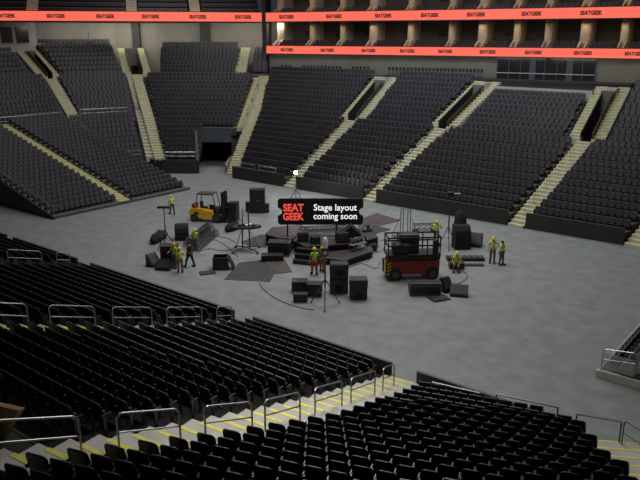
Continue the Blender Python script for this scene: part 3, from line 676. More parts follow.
# speakers and cases in front of the stage
p = spot(339, 294, .4)
speaker(p, 1.1, .93, .8, 'lower black loudspeaker of the two-high stack before the stage')
speaker((p[0], p[1], .935), 1.1, .93, .8, 'upper black loudspeaker of the two-high stack before the stage')
speaker(spot(358.5, 300, .4), 1.02, .72, .8, 'lower black loudspeaker right of the two-high stack')
q = spot(358.5, 300, .4); road_case(358.5, 300, 1.05, .5, .82, 'black flight case lid standing on the loudspeaker right of the stack', z=.725, casters=False)
road_case(299.5, 296, .95, .72, .75, 'black square case left of the speaker stack, farther one', casters=True, z=0, back=.45)
road_case(300.5, 302, .82, .5, .45, 'low grey-black case in front of the square case', white=False, back=-.1)
road_case(314.5, 297, .88, .78, .7, 'black square case between the tripod and the low case', rz=-.1)
road_case(425, 296, 1.85, .78, .7, 'long black road case with bright lid edge in front of the red lift', rz=.02, white=True)
wedge(447, 293, .65, .85, .6, 'black wedge monitor standing right of the long road case', .5)
wedge(460, 297.5, 1.05, .6, .7, 'wide black wedge monitor, frontmost of the right-hand group', -.25)
flat_panel(440, 301.5, 1.15, .85, 'flat black panel in front of the long road case', .4)
# tall case behind, left of the sign
road_case(257.5, 213.5, 1.3, 2.1, .9, 'tall black case standing alone left of the ticket sign', lid=.12)
road_case(248.3, 212, .45, .85, .5, 'small black box against the left side of the tall case', casters=False)
road_case(267, 213, .35, .8, .5, 'small black box against the right side of the tall case', casters=False)
# left group
def rounded_cover(px, py, w, h, d, label, rz=0, name='covered_case', cat='case', grp='covered equipment on the floor'):
    p = spot(px, py, d/2); t = thing(name, label, cat, p, YAW+rz, grp)
    pr = [(-d/2, 0), (d/2, 0), (d/2, h*.95), (d*.3, h), (-d*.15, h*.97), (-d*.42, h*.8), (-d/2, h*.55)]
    MB().profile(pr, -w/2, w/2).build('cover', OM['cloth'], t)
    MB().box((0, -d/2-.012, h*.3), (w*.7, .02, .03)).build('strap', M['steeldark'], t); MB().box((0, 0, .03), (w*1.02, d*1.02, .06)).build('base', OM['case'], t)
rounded_cover(181, 241, 1.02, 1.2, .95, 'rounded black covered case behind the workers on the left', .15)
road_case(169, 264.5, 1.15, 1.3, .8, 'tall black road case beside the two workers in yellow-green', rz=.1)
wedge(152.5, 267, .75, .8, .7, 'black wedge monitor at the far left of the floor group', .9)
wedge(163, 271, 1.0, .62, .7, 'black wedge monitor lying in front of the tall road case', -.2)
def soft_bag(pts, r, label, grp='black soft bags on the floor'):
    a = at(*pts[0]); b = at(*pts[-1]); t = thing('equipment_bag', label, 'bag', (a[0], a[1], 0), 0, grp); m = MB(); n = 9
    for i in range(n):
        k = i/(n-1); rr = r*(.72+.28*math.sin(PI*k)+.06*math.sin(9*k)); m.ball(((b[0]-a[0])*k, (b[1]-a[1])*k, rr*.9), rr, 12, 8, (1, 1, .9))
    m.build('bag_body', OM['cloth'], t, True)
    c = ((b[0]-a[0])*.5, (b[1]-a[1])*.5); MB().path([(c[0]-.25, c[1], r*1.5), (c[0]-.1, c[1], r*2.05), (c[0]+.1, c[1], r*2.05), (c[0]+.25, c[1], r*1.5)], .025).build('bag_handle', OM['rubber'], t)
soft_bag([(154, 244), (164, 237.5)], .42, 'long lumpy black bag under the left tripod')
soft_bag([(228, 232), (237, 229)], .38, 'black soft bag on the floor in front of the forklift forks')
# open trunk and panel
p = spot(220, 270.5, .5); t = thing('open_trunk', 'black open trunk with raised lid near the left of the black mats', 'trunk', p, YAW+.05, 'road cases and crates on the floor')
w_, d_, h_ = 1.0, .9, .85
MB().box((0, 0, .04), (w_, d_, .08)).box((-w_/2+.03, 0, h_/2), (.06, d_, h_)).box((w_/2-.03, 0, h_/2), (.06, d_, h_)).box((0, -d_/2+.03, h_/2), (w_, .06, h_)).box((0, d_/2-.03, h_/2), (w_, .06, h_)).build('body', OM['case'], t)
MB().box((w_/2+.2, 0, h_*.5), (.07, d_, h_), ry=-.45).build('lid', OM['case'], t); MB().box((0, 0, .35), (.82, .74, .25), ch=.05).build('contents', OM['grille'], t)
for s in (-1, 1): MB().lathe([(.03, -.02), (.05, 0), (.03, .02)], (s*.4, -d_/2+.02, .05), 10, 'y').build('caster', OM['rubber'], t)
flat_panel(206.5, 275, 1.0, .75, 'flat black panel beside the open trunk', .35)
# floor mats
def mat_sheet(name, pxs, label, m, h=.02, cat='mat', grp='black sheets laid on the floor', z=0):
    P = [at(x, y, z+h) for x, y in pxs]; o = MB().prism(P, z, z+h).build(name, OM[m]); return tag(o, label, cat, grp)
mat_sheet('floor_mat', [(224, 279.5), (239, 262.5), (262, 260), (279, 266), (270, 281.5)], 'large dark grey mat in front of the stage, left half', 'sheet')
mat_sheet('floor_mat', [(262, 259), (283, 256.5), (292, 271.5), (276, 273.5)], 'smaller brown-black mat overlapping the large grey mat', 'brownsheet', z=.022)
mat_sheet('floor_mat', [(240, 242), (262, 234), (271, 238), (266, 247.5), (250, 246)], 'black sheet left of the stage deck behind the light stand', 'sheet')
mat_sheet('floor_mat', [(357, 220), (377, 213), (400.5, 220), (379, 225.5), (358, 227)], 'brown-grey sheet right of the ticket sign, farther one', 'brownsheet', h=.05)
mat_sheet('floor_mat', [(356, 228.5), (378, 226), (390.5, 229), (376, 233), (358, 235.5)], 'dark sheet right of the ticket sign, nearer one', 'sheet', h=.05)
road_case(272, 262, 1.5, .4, .7, 'low black case lying on the brown-black mat', rz=.05, casters=False, z=.045, back=0)
# ---- stage deck
def deck(pxs, z, label, m='deck', skirt=True):
    P = [at(x, y, z) for x, y in pxs]; cx = sum(p[0] for p in P)/len(P); cy = sum(p[1] for p in P)/len(P)
    t = thing('stage_deck', label, 'stage deck', (cx, cy, 0), 0, 'stage deck sections'); Q = [(p[0]-cx, p[1]-cy) for p in P]
    MB().prism(Q, z-.12, z).build('deck_top', OM[m], t)
    e = MB(); n = len(Q)
    for i in range(n): e.tube((*Q[i], z-.005), (*Q[(i+1) % n], z-.005), .018, 5)
    e.build('edge_trim', M['steeldark'], t)
    for i in range(n):
        q = (Q[i][0]*.93, Q[i][1]*.93); MB().tube((*q, 0), (*q, z-.1), .04, 8).build('leg', M['steeldark'], t)
    MB().prism([(q[0]*.97, q[1]*.97) for q in Q], .04, z-.13).build('skirt', OM['cloth'], t)
deck([(265, 234), (272, 227.5), (301, 224.5), (309, 229), (292, 239), (280, 238)], .85, 'brown-black stage deck at the back left of the stage')
deck([(293, 240), (310, 229), (345, 227), (361, 232), (352, 243.5), (305, 246.5)], .9, 'central stage deck under the ticket sign')
deck([(324, 257.5), (322, 252.5), (351, 249.5), (371, 246), (373, 251), (346, 260)], .5, 'low black deck at the front right of the stage')
deck([(364.5, 233.5), (374, 231.5), (378, 237), (367, 240)], .8, 'small black deck at the right end of the stage')
road_case(279.5, 256.5, 1.55, 1.0, .9, 'black case with bright lid edge at the front left of the stage', rz=-.13, white=True)
p = spot(307.5, 264, .3); t = thing('stage_steps', 'black stage steps with pale edges behind the worker in red trousers', 'steps', p, YAW-.3, 'stage deck sections')
for i in range(3):
    o = MB().box((0, -.35+i*.38, .15+i*.15), (1.75, .4, .3+i*.3)).build('step', OM['case'], t); MB().box((0, -.55+i*.38, .3+i*.3), (1.75, .025, .025)).build('step_edge', OM['edge'], o)
# structure on the deck: rigging frame, racks, chairs
def box_truss(A, B, s, label, z0, grp, name='truss_section', r=.028, bays=None, m=None):
    m = m or M['steeldark']; t = thing(name, label, 'truss', (A[0], A[1], z0), 0, grp)
    a = Vector((0, 0, 0)); b = Vector((B[0]-A[0], B[1]-A[1], (B[2] if len(B) > 2 else z0)-z0)); d = b.normalized(); L = b.length
    if abs(d.z) > .9: u, v = Vector((RX, RY, 0)), Vector((AX, AY, 0))
    else: u = Vector((-d.y, d.x, 0)).normalized(); v = Vector((0, 0, 1))
    C = [u*(i*s/2)+v*(j*s/2+(s/2 if abs(d.z) < .9 else 0)) for i, j in ((-1, -1), (1, -1), (1, 1), (-1, 1))]
    for c in C: MB().tube(a+c, b+c, r, 8).build('chord', m, t)
    n = bays or max(2, int(L/s)); br = MB()
    for k in range(n):
        p0, p1 = b*(k/n), b*((k+1)/n)
        for i in range(4): br.tube(p0+C[i], p1+C[(i+1) % 4], r*.55, 5); br.tube(p0+C[i], p0+C[(i+1) % 4], r*.55, 5)
    for i in range(4): br.tube(b+C[i], b+C[(i+1) % 4], r*.55, 5)
    br.build('bracing', m, t); return t
ZS = .9
a, b = at(296, 238, ZS), at(352, 238, ZS); box_truss((a[0], a[1]), (b[0], b[1]), .3, 'pale-edged truss lying across the front of the central deck', ZS, 'truss sections', m=M['steel'])
a, b = at(300, 231, ZS), at(346, 229, ZS); box_truss((a[0], a[1]), (b[0], b[1]), .3, 'dark truss lying under the ticket sign at the back of the deck', ZS, 'truss sections')
for i, (px, py, w, h, lab) in enumerate(((303, 241, .8, .7, 'black amplifier rack at the left of the central deck'), (315, 243, .7, .55, 'black amplifier rack second from the left on the central deck'), (342, 242, .9, .75, 'black amplifier rack right of the white-shaded lamp on the deck'))):
    p = at(px, py, ZS); t = thing('amplifier_rack', lab, 'rack', (p[0], p[1], ZS), YAW+.1*i, 'racks on the stage'); MB().box((0, 0, h/2), (w, .6, h), ch=.02).build('cabinet', OM['case'], t)
    for k in range(3): MB().box((0, -.31, h*(.22+.27*k)), (w*.85, .03, h*.2), ch=.008).build('rack_unit', OM['grille'], t)
p = at(350, 240, ZS); t = thing('canopy_cover', 'black peaked cover at the right of the stage beneath the sign', 'cover', (p[0], p[1], ZS), YAW, 'covered equipment on the floor')
MB().front([(-.95, 0), (.95, 0), (.75, .55), (.05, 1.15), (-.75, .45)], -.5, .5).build('cover', OM['cloth'], t); MB().box((0, -.52, .03), (1.9, .03, .05)).build('hem', M['steeldark'], t)
def folded_chair(px, py, z, label, rz):
    p = at(px, py, z); t = thing('metal_chair', label, 'chair', (p[0], p[1], z), YAW+rz, 'chairs on the stage')
    MB().box((0, 0, .45), (.42, .4, .04), ch=.01).build('seat', OM['edge'], t); MB().box((0, .2, .76), (.42, .03, .22), ch=.01).build('backrest', OM['edge'], t)
    for sx in (-1, 1):
        for sy in (-1, 1): MB().tube((sx*.2, sy*.19, 0), (sx*.19, sy*.17, .45), .014, 6).build('leg', OM['edge'], t)
        MB().tube((sx*.2, .19, .45), (sx*.2, .21, .86), .014, 6).build('back_post', OM['edge'], t)
for i, (px, py) in enumerate(((352, 251), (357.5, 250), (363, 248.5))): folded_chair(px, py, .5, 'grey metal chair on the low deck, %s from the left' % ordn(i+1), .4*i-.3)
for i, (px, py) in enumerate(((364.5, 232), (369.5, 231.5))):
    p = at(px, py, .02); t = thing('floor_light', 'small stage light on the dark sheet right of the sign, %s one' % ('left' if i == 0 else 'right'), 'stage light', (p[0], p[1], .05), YAW+.6*i, 'small stage lights')
    MB().box((0, 0, .06), (.4, .34, .12), ch=.02).build('base', OM['case'], t); MB().lathe([(.12, -.2), (.17, -.1), (.17, .16), (.1, .2)], (0, 0, .38), 14, 'y').build('lamp_head', OM['case'], t)
    MB().lathe([(.14, -.215), (.14, -.2)], (0, 0, .38), 14, 'y').build('lens', OM['lens'], t); MB().box((-.2, 0, .25), (.03, .08, .3)).box((.2, 0, .25), (.03, .08, .3)).build('yoke', OM['case'], t)
for i, (px, py) in enumerate(((372, 246.5), (372, 252))): road_case(px, py, .6, .5, .6, 'small black box at the right end of the stage, %s one' % ('farther' if i == 0 else 'nearer'), casters=False, back=.1, rz=.2)
# ---- ticket sign on the stage
g = at(320.5, 237, .9); sgn = thing('ticket_sign', 'large black ticket-shaped sign with red and white lettering above the stage', 'sign', (g[0], g[1], .9), YAW)
dd = proj((g[0], g[1], 2.5))[2]; K = dd/F; W2, H2 = 42.6*K, 12.8*K/.957; zc_ = (237-212)*K/.957+.02; r0, rn = .22, .30
out = []
for i in range(5): out.append((W2-r0+r0*math.cos(PI/2*i/4), H2-r0+r0*math.sin(PI/2*i/4)))
for i in range(5): out.append((-W2+r0-r0*math.sin(PI/2*i/4), H2-r0+r0*math.cos(PI/2*i/4)))
for i in range(9): a = PI/2-PI*i/8; out.append((-W2+rn*math.cos(a), rn*math.sin(a)))
for i in range(5): out.append((-W2+r0-r0*math.cos(PI/2*i/4), -H2+r0-r0*math.sin(PI/2*i/4)))
for i in range(5): out.append((W2-r0+r0*math.sin(PI/2*i/4), -H2+r0-r0*math.cos(PI/2*i/4)))
for i in range(9): a = -PI/2-PI*i/8; out.append((W2+rn*math.cos(a), rn*math.sin(a)))
MB().front([(x, z+zc_) for x, z in out], -.06, .10).build('sign_panel', mat('sign_black', (.006, .006, .009), .7, noise=.1), sgn)
white = mat('sign_white_lit', (.9, .9, .9), .5, noise=.01, emit=((1, 1, 1), .8)); redl = mat('sign_red_lit', (.7, .05, .04), .5, noise=.01, emit=((1, .10, .075), .75))
def stext(s, px, py, w, h, m, bold, name='lettering'):
    mb = MB(); add_text(mb, s, ((px-320.5)*K, -.075, zc_+(212-py)*K/.957), (1, 0, 0), (0, 0, 1), w*K, h*K/.957, bold); mb.build(name, m, sgn)
stext('SEAT', 293.5, 207.9, 20.5, 7.6, redl, .035); stext('GEEK', 293.5, 216.6, 21, 7.6, redl, .035)
stext('Stage layout', 335.2, 208.6, 43, 8.4, white, .012); stext('coming soon', 335.2, 217.3, 43.5, 7.8, white, .012)
MB().box(((307.5-320.5)*K, -.068, zc_), (.03, .01, H2*1.75)).build('divider', M['steeldark'], sgn)
for x in (-2.4, 1.15): MB().tube((x, .2, 0), (x, .2, zc_), .06, 8).tube((x-.5, .2, .03), (x+.5, .2, .03), .04, 6).tube((x, -.3, .03), (x, .7, .03), .04, 6).build('support_post', M['steeldark'], sgn)
# ---- tripods
def tripod(px, py, h, label, head, spread=.75, rz=0, white=False, lit=False, cat='tripod'):
    p = spot(px, py); t = thing('light_stand' if head != 'monitor' else 'monitor_stand', label, cat, p, YAW+rz, 'tripod stands'); m = M['steeldark']
    MB().tube((0, 0, h*.28), (0, 0, h-.1), .035, 8).tube((0, 0, h*.3), (0, 0, h*.6), .05, 8).build('pole', m, t)
    MB().lathe([(.05, 0), (.09, .03), (.09, .12), (.05, .15)], (0, 0, h*.36), 10).build('collar', m, t)
    for k in range(3):
        a = 2*PI*k/3+.5; e = (spread*math.cos(a), spread*math.sin(a), .02); l = MB().tube((.05*math.cos(a), .05*math.sin(a), h*.4), e, .03, 6).tube((0, 0, h*.2), (e[0]*.55, e[1]*.55, h*.19), .014, 5).build('leg', m, t)
        MB().ball((e[0], e[1], .045), .055, 8, 6).build('rubber_foot', OM['rubber'], l)
    if head == 'monitor':
        MB().box((0, 0, h), (.95, .32, .16), ch=.04).build('monitor', OM['case'], t)
    elif head == 'shade':
        MB().lathe([(.13, -.2), (.17, -.1), (.17, .22), (.1, .38), (.02, .42)], (0, 0, h-.25), 16).build('lamp_shade', OM['white'], t)
        MB().lathe([(.14, 0), (.2, .08), (.2, .38), (.14, .45)], (0, 0, h-.92), 16).build('lamp_body', OM['case'], t); MB().lathe([(.1, -.02), (.13, 0)], (0, -.21, h-.68), 12, 'y').build('lens', OM['lens'], t)
    elif head == 'lit':
        MB().box((0, .06, h), (.34, .14, .28), ch=.03).build('lamp_housing', OM['case'], t); MB().ball((0, -.06, h), .17, 12, 8).build('lamp', OM['lampon'], t)
        l = bpy.data.lights.new('work_light', 'POINT'); l.energy = 260; l.shadow_soft_size = .18; lo = bpy.data.objects.new('work_light', l); COL.objects.link(lo); lo.parent = t; lo.location = (0, -.35, h)
    else:
        MB().box((.0, 0, h), (.42, .3, .34), ch=.04).build('lamp_housing', OM['case'], t); MB().box((.52, 0, h+.02), (.5, .22, .1), ch=.03).build('lamp_door', OM['edge'], t)
    return t
tripod(325, 306, 3.95, 'tall light stand with white shade in front of the speaker stack', 'shade', .95)
tripod(447.5, 248, 4.05, 'tall tripod lamp behind the red lift at the right', 'lamp', .7)
tripod(166.5, 250, 3.2, 'tripod with flat black monitor above the left bags', 'monitor', .8)
tripod(296, 199.5, 2.6, 'tripod with bright lit work light before the far stairs', 'lit', .6)
# star-shaped light tree left of the stage
p = spot(245.5, 253, .6); t = thing('light_tree', 'black four-footed light tree with tray of small lamps', 'light tree', p, YAW, 'tripod stands')
for k in range(4):
    a = PI/4+PI/2*k; e = (1.25*math.cos(a), 1.1*math.sin(a)); l = MB().tube((0, 0, .28), (e[0], e[1], .12), .045, 8).build('outrigger', M['steeldark'], t); MB().lathe([(.12, 0), (.12, .05), (.04, .08)], (e[0], e[1], 0), 12).build('foot_plate', OM['rubber'], l)
    MB().tube((e[0]*.3, e[1]*.3, .2), (e[0]*.24, e[1]*.24, 3.0 if k != 2 else 2.4), .028, 8).build('upright', M['steeldark'], t)
    MB().tube((e[0]*.85, e[1]*.85, .15), (e[0]*.3, e[1]*.3, 1.7), .016, 6).build('brace', M['steeldark'], t)
MB().prism([(-1.0, -.2), (-.5, -.55), (.5, -.5), (1.1, -.1), (1.1, .35), (.2, .7), (-.7, .5)], 1.72, 1.84).build('tray', OM['case'], t)
for k in range(5): MB().lathe([(.1, 0), (.12, .12), (.05, .16)], (-.45+.26*k, -.1+.22*(k % 2), 1.84), 10).build('lamp', OM['white'] if k in (2, 3) else OM['grille'], t)
# ---- truss tower, truss pile
p0 = at(401.3, 237); p1 = at(408.7, 237)
tw = thing('truss_tower', 'narrow two-leg truss tower behind the red lift', 'truss', spot(405, 237), YAW, 'truss sections')
for s in (-1, 1):
    x = s*.27; MB().tube((x-.11, 0, 0), (x-.11, 0, 2.3), .03, 8).tube((x+.11, 0, 0), (x+.11, 0, 2.3), .03, 8).build('chord', M['steelmid'], tw)
    r_ = MB()
    for k in range(7): r_.tube((x-.11, 0, .1+k*.35), (x+.11, 0, .1+k*.35), .018, 6).tube((x-.11, 0, .1+k*.35), (x+.11, 0, min(2.3, .45+k*.35)), .012, 5)
    r_.build('bracing', M['steelmid'], tw)
    MB().tube((s*.45, 0, 1.5), (s*1.05, 0, .04), .022, 6).build('stay', M['steeldark'], tw)
MB().box((0, 0, .05), (1.9, .5, .1), ch=.02).build('base_plate', M['steeldark'], tw)
a, b = at(413, 233), at(436, 232); box_truss(a, b, .45, 'short truss lying behind the worker at the back of the lift', .25, 'truss sections', m=M['steeldark'])
for k in (0, 1):
    q = lerp(a, b, .1+.8*k); tag(MB().box((0, 0, .125), (.5, .2, .25), ch=.02).build('support_block', OM['case'], None, loc=(q[0], q[1], 0), rz=YAW), 'black block under the %s end of the short truss' % ('left' if k == 0 else 'right'), 'block', 'blocks under the short truss')
pile = [((186, 247), (208, 229)), ((191, 249.5), (213, 231.5)), ((196, 252), (217, 234)), ((188.5, 249), (210.5, 230.5))]
for i, (a, b) in enumerate(pile):
    A, B = at(*a), at(*b); z = 0 if i < 3 else .38
    box_truss(A, B, .36, ('black truss section in the pile behind the left workers, '+('topmost', '')[i < 3] if i == 3 else 'black truss section in the bottom layer of the pile, %s from the left' % ordn(i+1)).strip(), z, 'truss pile', r=.03)
# ---- yellow forklift
A, B = at(193, 223), at(232, 225.5); yw = math.atan2(B[1]-A[1], B[0]-A[0]); c = spot(209, 222.5, .55)
fk = thing('forklift', 'yellow forklift carrying a black case, facing right', 'forklift', c, yw)
MB().front([(-1.5, .35), (-.1, .3), (1.15, .3), (1.15, .62), (.55, .68), (.35, .95), (-.1, 1.0), (-.35, 1.12), (-1.35, 1.12), (-1.6, .95), (-1.62, .5)], -.55, .55).build('chassis', OM['yellow'], fk)
MB().box((-1.3, 0, .72), (.7, 1.06, .78), ch=.16).build('counterweight', OM['yellow'], fk)
MB().box((-1.655, 0, .8), (.03, .6, .3), ch=.01).box((-.95, -.56, .75), (.35, .02, .2)).build('vent', OM['rubber'], fk)
for x, r in ((-1.15, .34), (.85, .40)):
    for s in (-1, 1):
        wl = MB().lathe([(r*.6, -.12), (r*.95, -.12), (r, -.07), (r, .07), (r*.95, .12), (r*.6, .12)], (x, s*.52, r), 20, 'y').build('wheel', OM['rubber'], fk)
        MB().lathe([(r*.45, -.13), (r*.58, -.125), (r*.58, .125), (r*.45, .13)], (x, s*.52, r), 16, 'y').build('wheel_hub', M['steeldark'], wl)
MB().lathe([(.05, -.42), (.17, -.36), (.19, 0), (.17, .36), (.05, .42)], (-1.28, 0, 1.32), 14, 'y').build('gas_tank', OM['tank'], fk)
og = MB()
for s in (-1, 1): og.tube((-.95, s*.48, 1.1), (-.85, s*.48, 2.35), .04, 8).tube((.85, s*.48, .9), (.5, s*.48, 2.35), .04, 8).tube((-.85, s*.48, 2.35), (.5, s*.48, 2.35), .045, 8)
for k in range(9): og.box((-.85+k*.168, 0, 2.36), (.06, 1.0, .05))
og.build('overhead_guard', M['steeldark'], fk); MB().box((-.18, 0, 2.4), (1.4, 1.02, .04)).build('guard_roof', M['steeldark'], fk)
MB().box((-.45, 0, 1.15), (.5, .5, .14), ch=.04).box((-.68, 0, 1.42), (.14, .48, .5), ch=.04, ry=-.15).build('driver_seat', OM['rubber'], fk)
MB().box((.75, 0, .95), (.5, .9, .6), ch=.08).box((.2, .2, 1.1), (.5, .3, .5), ch=.06).build('front_cowl', OM['rubber'], fk)
MB().tube((.25, 0, 1.0), (.08, 0, 1.35), .03, 8).build('steering_column', OM['rubber'], fk); MB().lathe([(.16, -.015), (.19, 0), (.16, .015)], (.08, 0, 1.37), 18).build('steering_wheel', OM['rubber'], fk)
ms = MB()
for s in (-1, 1): ms.box((1.3, s*.34, 1.32), (.2, .12, 2.5)).box((1.45, s*.22, 1.36), (.14, .1, 2.5))
for zz in (.4, 1.2, 1.9, 2.5): ms.box((1.32, 0, zz), (.12, .75, .14))
ms.box((1.55, 0, 1.3), (.05, .8, .08)).box((1.55, 0, 1.0), (.05, .8, .05))
ms.tube((1.36, 0, .3), (1.36, 0, 2.3), .06, 8).build('mast', OM['rubber'], fk)
MB().box((1.54, 0, .75), (.07, .9, .12)).box((1.54, 0, .35), (.07, .9, .12)).box((1.54, -.3, .55), (.06, .1, .5)).box((1.54, .3, .55), (.06, .1, .5)).build('carriage', OM['rubber'], fk)
for s in (-1, 1): MB().box((2.1, s*.28, .14), (1.1, .12, .05)).box((1.6, s*.28, .4), (.06, .12, .55)).build('fork', M['steeldark'], fk)
cl = fk.location; q = (cl[0]+math.cos(yw)*2.12, cl[1]+math.sin(yw)*2.12, .17)
t = thing('road_case', 'tall black case carried on the forks of the yellow forklift', 'case', q, yw, 'road cases and crates on the floor')
MB().box((0, 0, .78), (.78, .8, 1.5), ch=.04).build('body', OM['case'], t); MB().box((0, 0, 1.545), (.8, .82, .06), ch=.01).build('lid', OM['case'], t); MB().box((.40, 0, .8), (.03, .5, .12)).build('handle', M['steeldark'], t)
# ---- red scissor lift
A, B = at(387, 281.5), at(440, 279.8); L = math.dist(A, B); yw = math.atan2(B[1]-A[1], B[0]-A[0]); c = ((A[0]+B[0])/2-math.sin(yw)*.75, (A[1]+B[1])/2+math.cos(yw)*.75, 0)
sl = thing('scissor_lift', 'large red scissor lift with black railed platform and caution stripes', 'scissor lift', c, yw); hL = L/2
MB().front([(-hL+.1, .38), (hL-.15, .38), (hL-.05, .6), (hL-.05, 1.28), (-hL+.15, 1.28), (-hL-.02, .98), (-hL-.02, .6)], -.65, .65).build('chassis', OM['red'], sl)
for x in (-hL+.55, hL-.5):
    for s in (-1, 1):
        wl = MB().lathe([(.25, -.15), (.38, -.15), (.42, -.1), (.42, .1), (.38, .15), (.25, .15)], (x, s*.62, .42), 20, 'y').build('wheel', OM['rubber'], sl)
        MB().lathe([(.1, -.16), (.24, -.155), (.24, .155), (.1, .16)], (x, s*.62, .42), 14, 'y').build('wheel_hub', M['steeldark'], wl)
MB().box((-hL-.04, 0, .75), (.1, 1.2, .85), ch=.02).box((-hL+.12, -.68, .8), (.3, .06, .9)).build('end_guard', OM['rubber'], sl)
cs = MB()
for k in range(4): cs.box((-hL+.12, -.72, .5+k*.22), (.3, .015, .07), ry=-.5); cs.box((-hL-.098, -.4, .5+k*.22), (.015, .5, .07), rx=.5)
cs.build('caution_stripes', OM['caution'], sl)
sc_ = MB()
for k in range(4):
    for s in (-1, 1): sc_.box((0, s*.35, 1.32+k*.07), (L*.9, .08, .07), ry=.015*(1 if k % 2 else -1))
sc_.build('scissor_arms', OM['rubber'], sl)
MB().box((0, 0, 1.62), (L, 1.35, .16), ch=.02).box((0, -.66, 1.48), (L*.98, .05, .28)).build('platform', OM['case'], sl)
rl = MB(); z0, z1 = 1.7, 2.8
for s in (-1, 1):
    for k in range(5): rl.box((-hL+.06+(L-.12)*k/4, s*.64, (z0+z1)/2), (.07, .07, z1-z0))
    for zz in (z1, 2.28): rl.box((0, s*.64, zz), (L, .07, .09))
for x in (-hL+.05, hL-.05):
    for zz in (z1, 2.28): rl.box((x, 0, zz), (.07, 1.3, .09))
rl.build('guard_railing', OM['rubber'], sl)
MB().box((hL-.3, -.45, 2.15), (.35, .3, .9), ch=.05).build('end_panel', OM['case'], sl)
MB().box((-hL+.9, -.2, 2.05), (1.0, .8, .65), ch=.04).box((-.2, .1, 2.3), (1.2, .7, 1.15), ch=.03).build('stowed_gear', OM['case'], sl)
MB().box((-hL+.35, -.68, 2.5), (.3, .04, .22), ch=.02).build('control_box', OM['edge'], sl)
# ---- right side speaker cluster
rounded_cover(462, 250, 1.15, 1.75, 1.0, 'tall black covered speaker right of the tripod lamp', .1)
p = spot(464.5, 250, .9); t = thing('covered_case', 'domed black bundle rising behind the tall covered speaker', 'bundle', off_(p, 0, 1.15), YAW, 'covered equipment on the floor')
MB().lathe([(.55, 0), (.6, .6), (.5, 1.4), (.42, 2.0), (.3, 2.35), (.05, 2.5)], n=16).build('cover', OM['cloth'], t, True); MB().lathe([(.56, .9), (.58, .93), (.56, .96)], n=16).build('strap', M['steeldark'], t)
wedge(476, 247.5, .95, .95, .7, 'black wedge monitor right of the covered speaker', -.5)
# gear strip by the seated worker
p = spot(467, 263, .5)
t = thing('cable_ramp', 'long black slotted ramp beside the seated worker', 'ramp', p, YAW, 'flat panels lying on the floor')
MB().box((0, .2, .12), (2.6, .7, .24), ch=.04).build('ramp_body', OM['case'], t)
sl2 = MB()
for k in range(6): sl2.box((-1.0+k*.4, .2, .25), (.09, .5, .02), rz=.5)
sl2.build('slots', OM['edge'], t)
flat_panel(469, 266.5, 2.1, .5, 'flat black panel in front of the slotted ramp', 0)
road_case(457, 269.5, .95, .42, .6, 'low black case under the seated worker', casters=False)
# ---- cables
def cable(pxs, label, r=.022):
    P = [at(x, y) for x, y in pxs]; P = [(p[0], p[1], r) for p in P]; Q = []
    for i in range(len(P)-1):
        p0, p1, p2, p3 = P[max(0, i-1)], P[i], P[i+1], P[min(len(P)-1, i+2)]
        for k in range(6):
            t = k/6; Q.append(tuple(.5*((2*b)+(c-a)*t+(2*a-5*b+4*c-d)*t*t+(3*b-a-3*c+d)*t**3) for a, b, c, d in zip(p0, p1, p2, p3)))
    Q.append(P[-1]); tag(MB().path(Q, r, 5).build('floor_cable', OM['cable']), label, 'cable', 'cables on the floor')
cable([(259, 283), (266, 292), (280, 301), (300, 308), (314, 310)], 'thin black cable curving from the grey mat to the shaded light stand')
cable([(198, 252), (210, 249), (222, 251), (234, 249)], 'black cable between the truss pile and the light tree')
cable([(200, 243), (214, 240), (226, 246), (238, 257)], 'second black cable running left of the light tree')
cable([(212, 236), (226, 238), (236, 243)], 'black cable from the truss pile towards the forklift bag')
cable([(348, 268), (362, 264), (376, 269), (380, 262)], 'black cable between the speaker stack and the red lift')
cable([(368, 262), (372, 254), (382, 251), (386, 243)], 'black cable from the stage to the red lift')
cable([(449, 266), (464, 272), (467, 278), (458, 284), (447, 283)], 'looped black cable by the seated worker')
cable([(374, 244), (384, 240), (398, 238)], 'black cable from the stage to the truss tower')
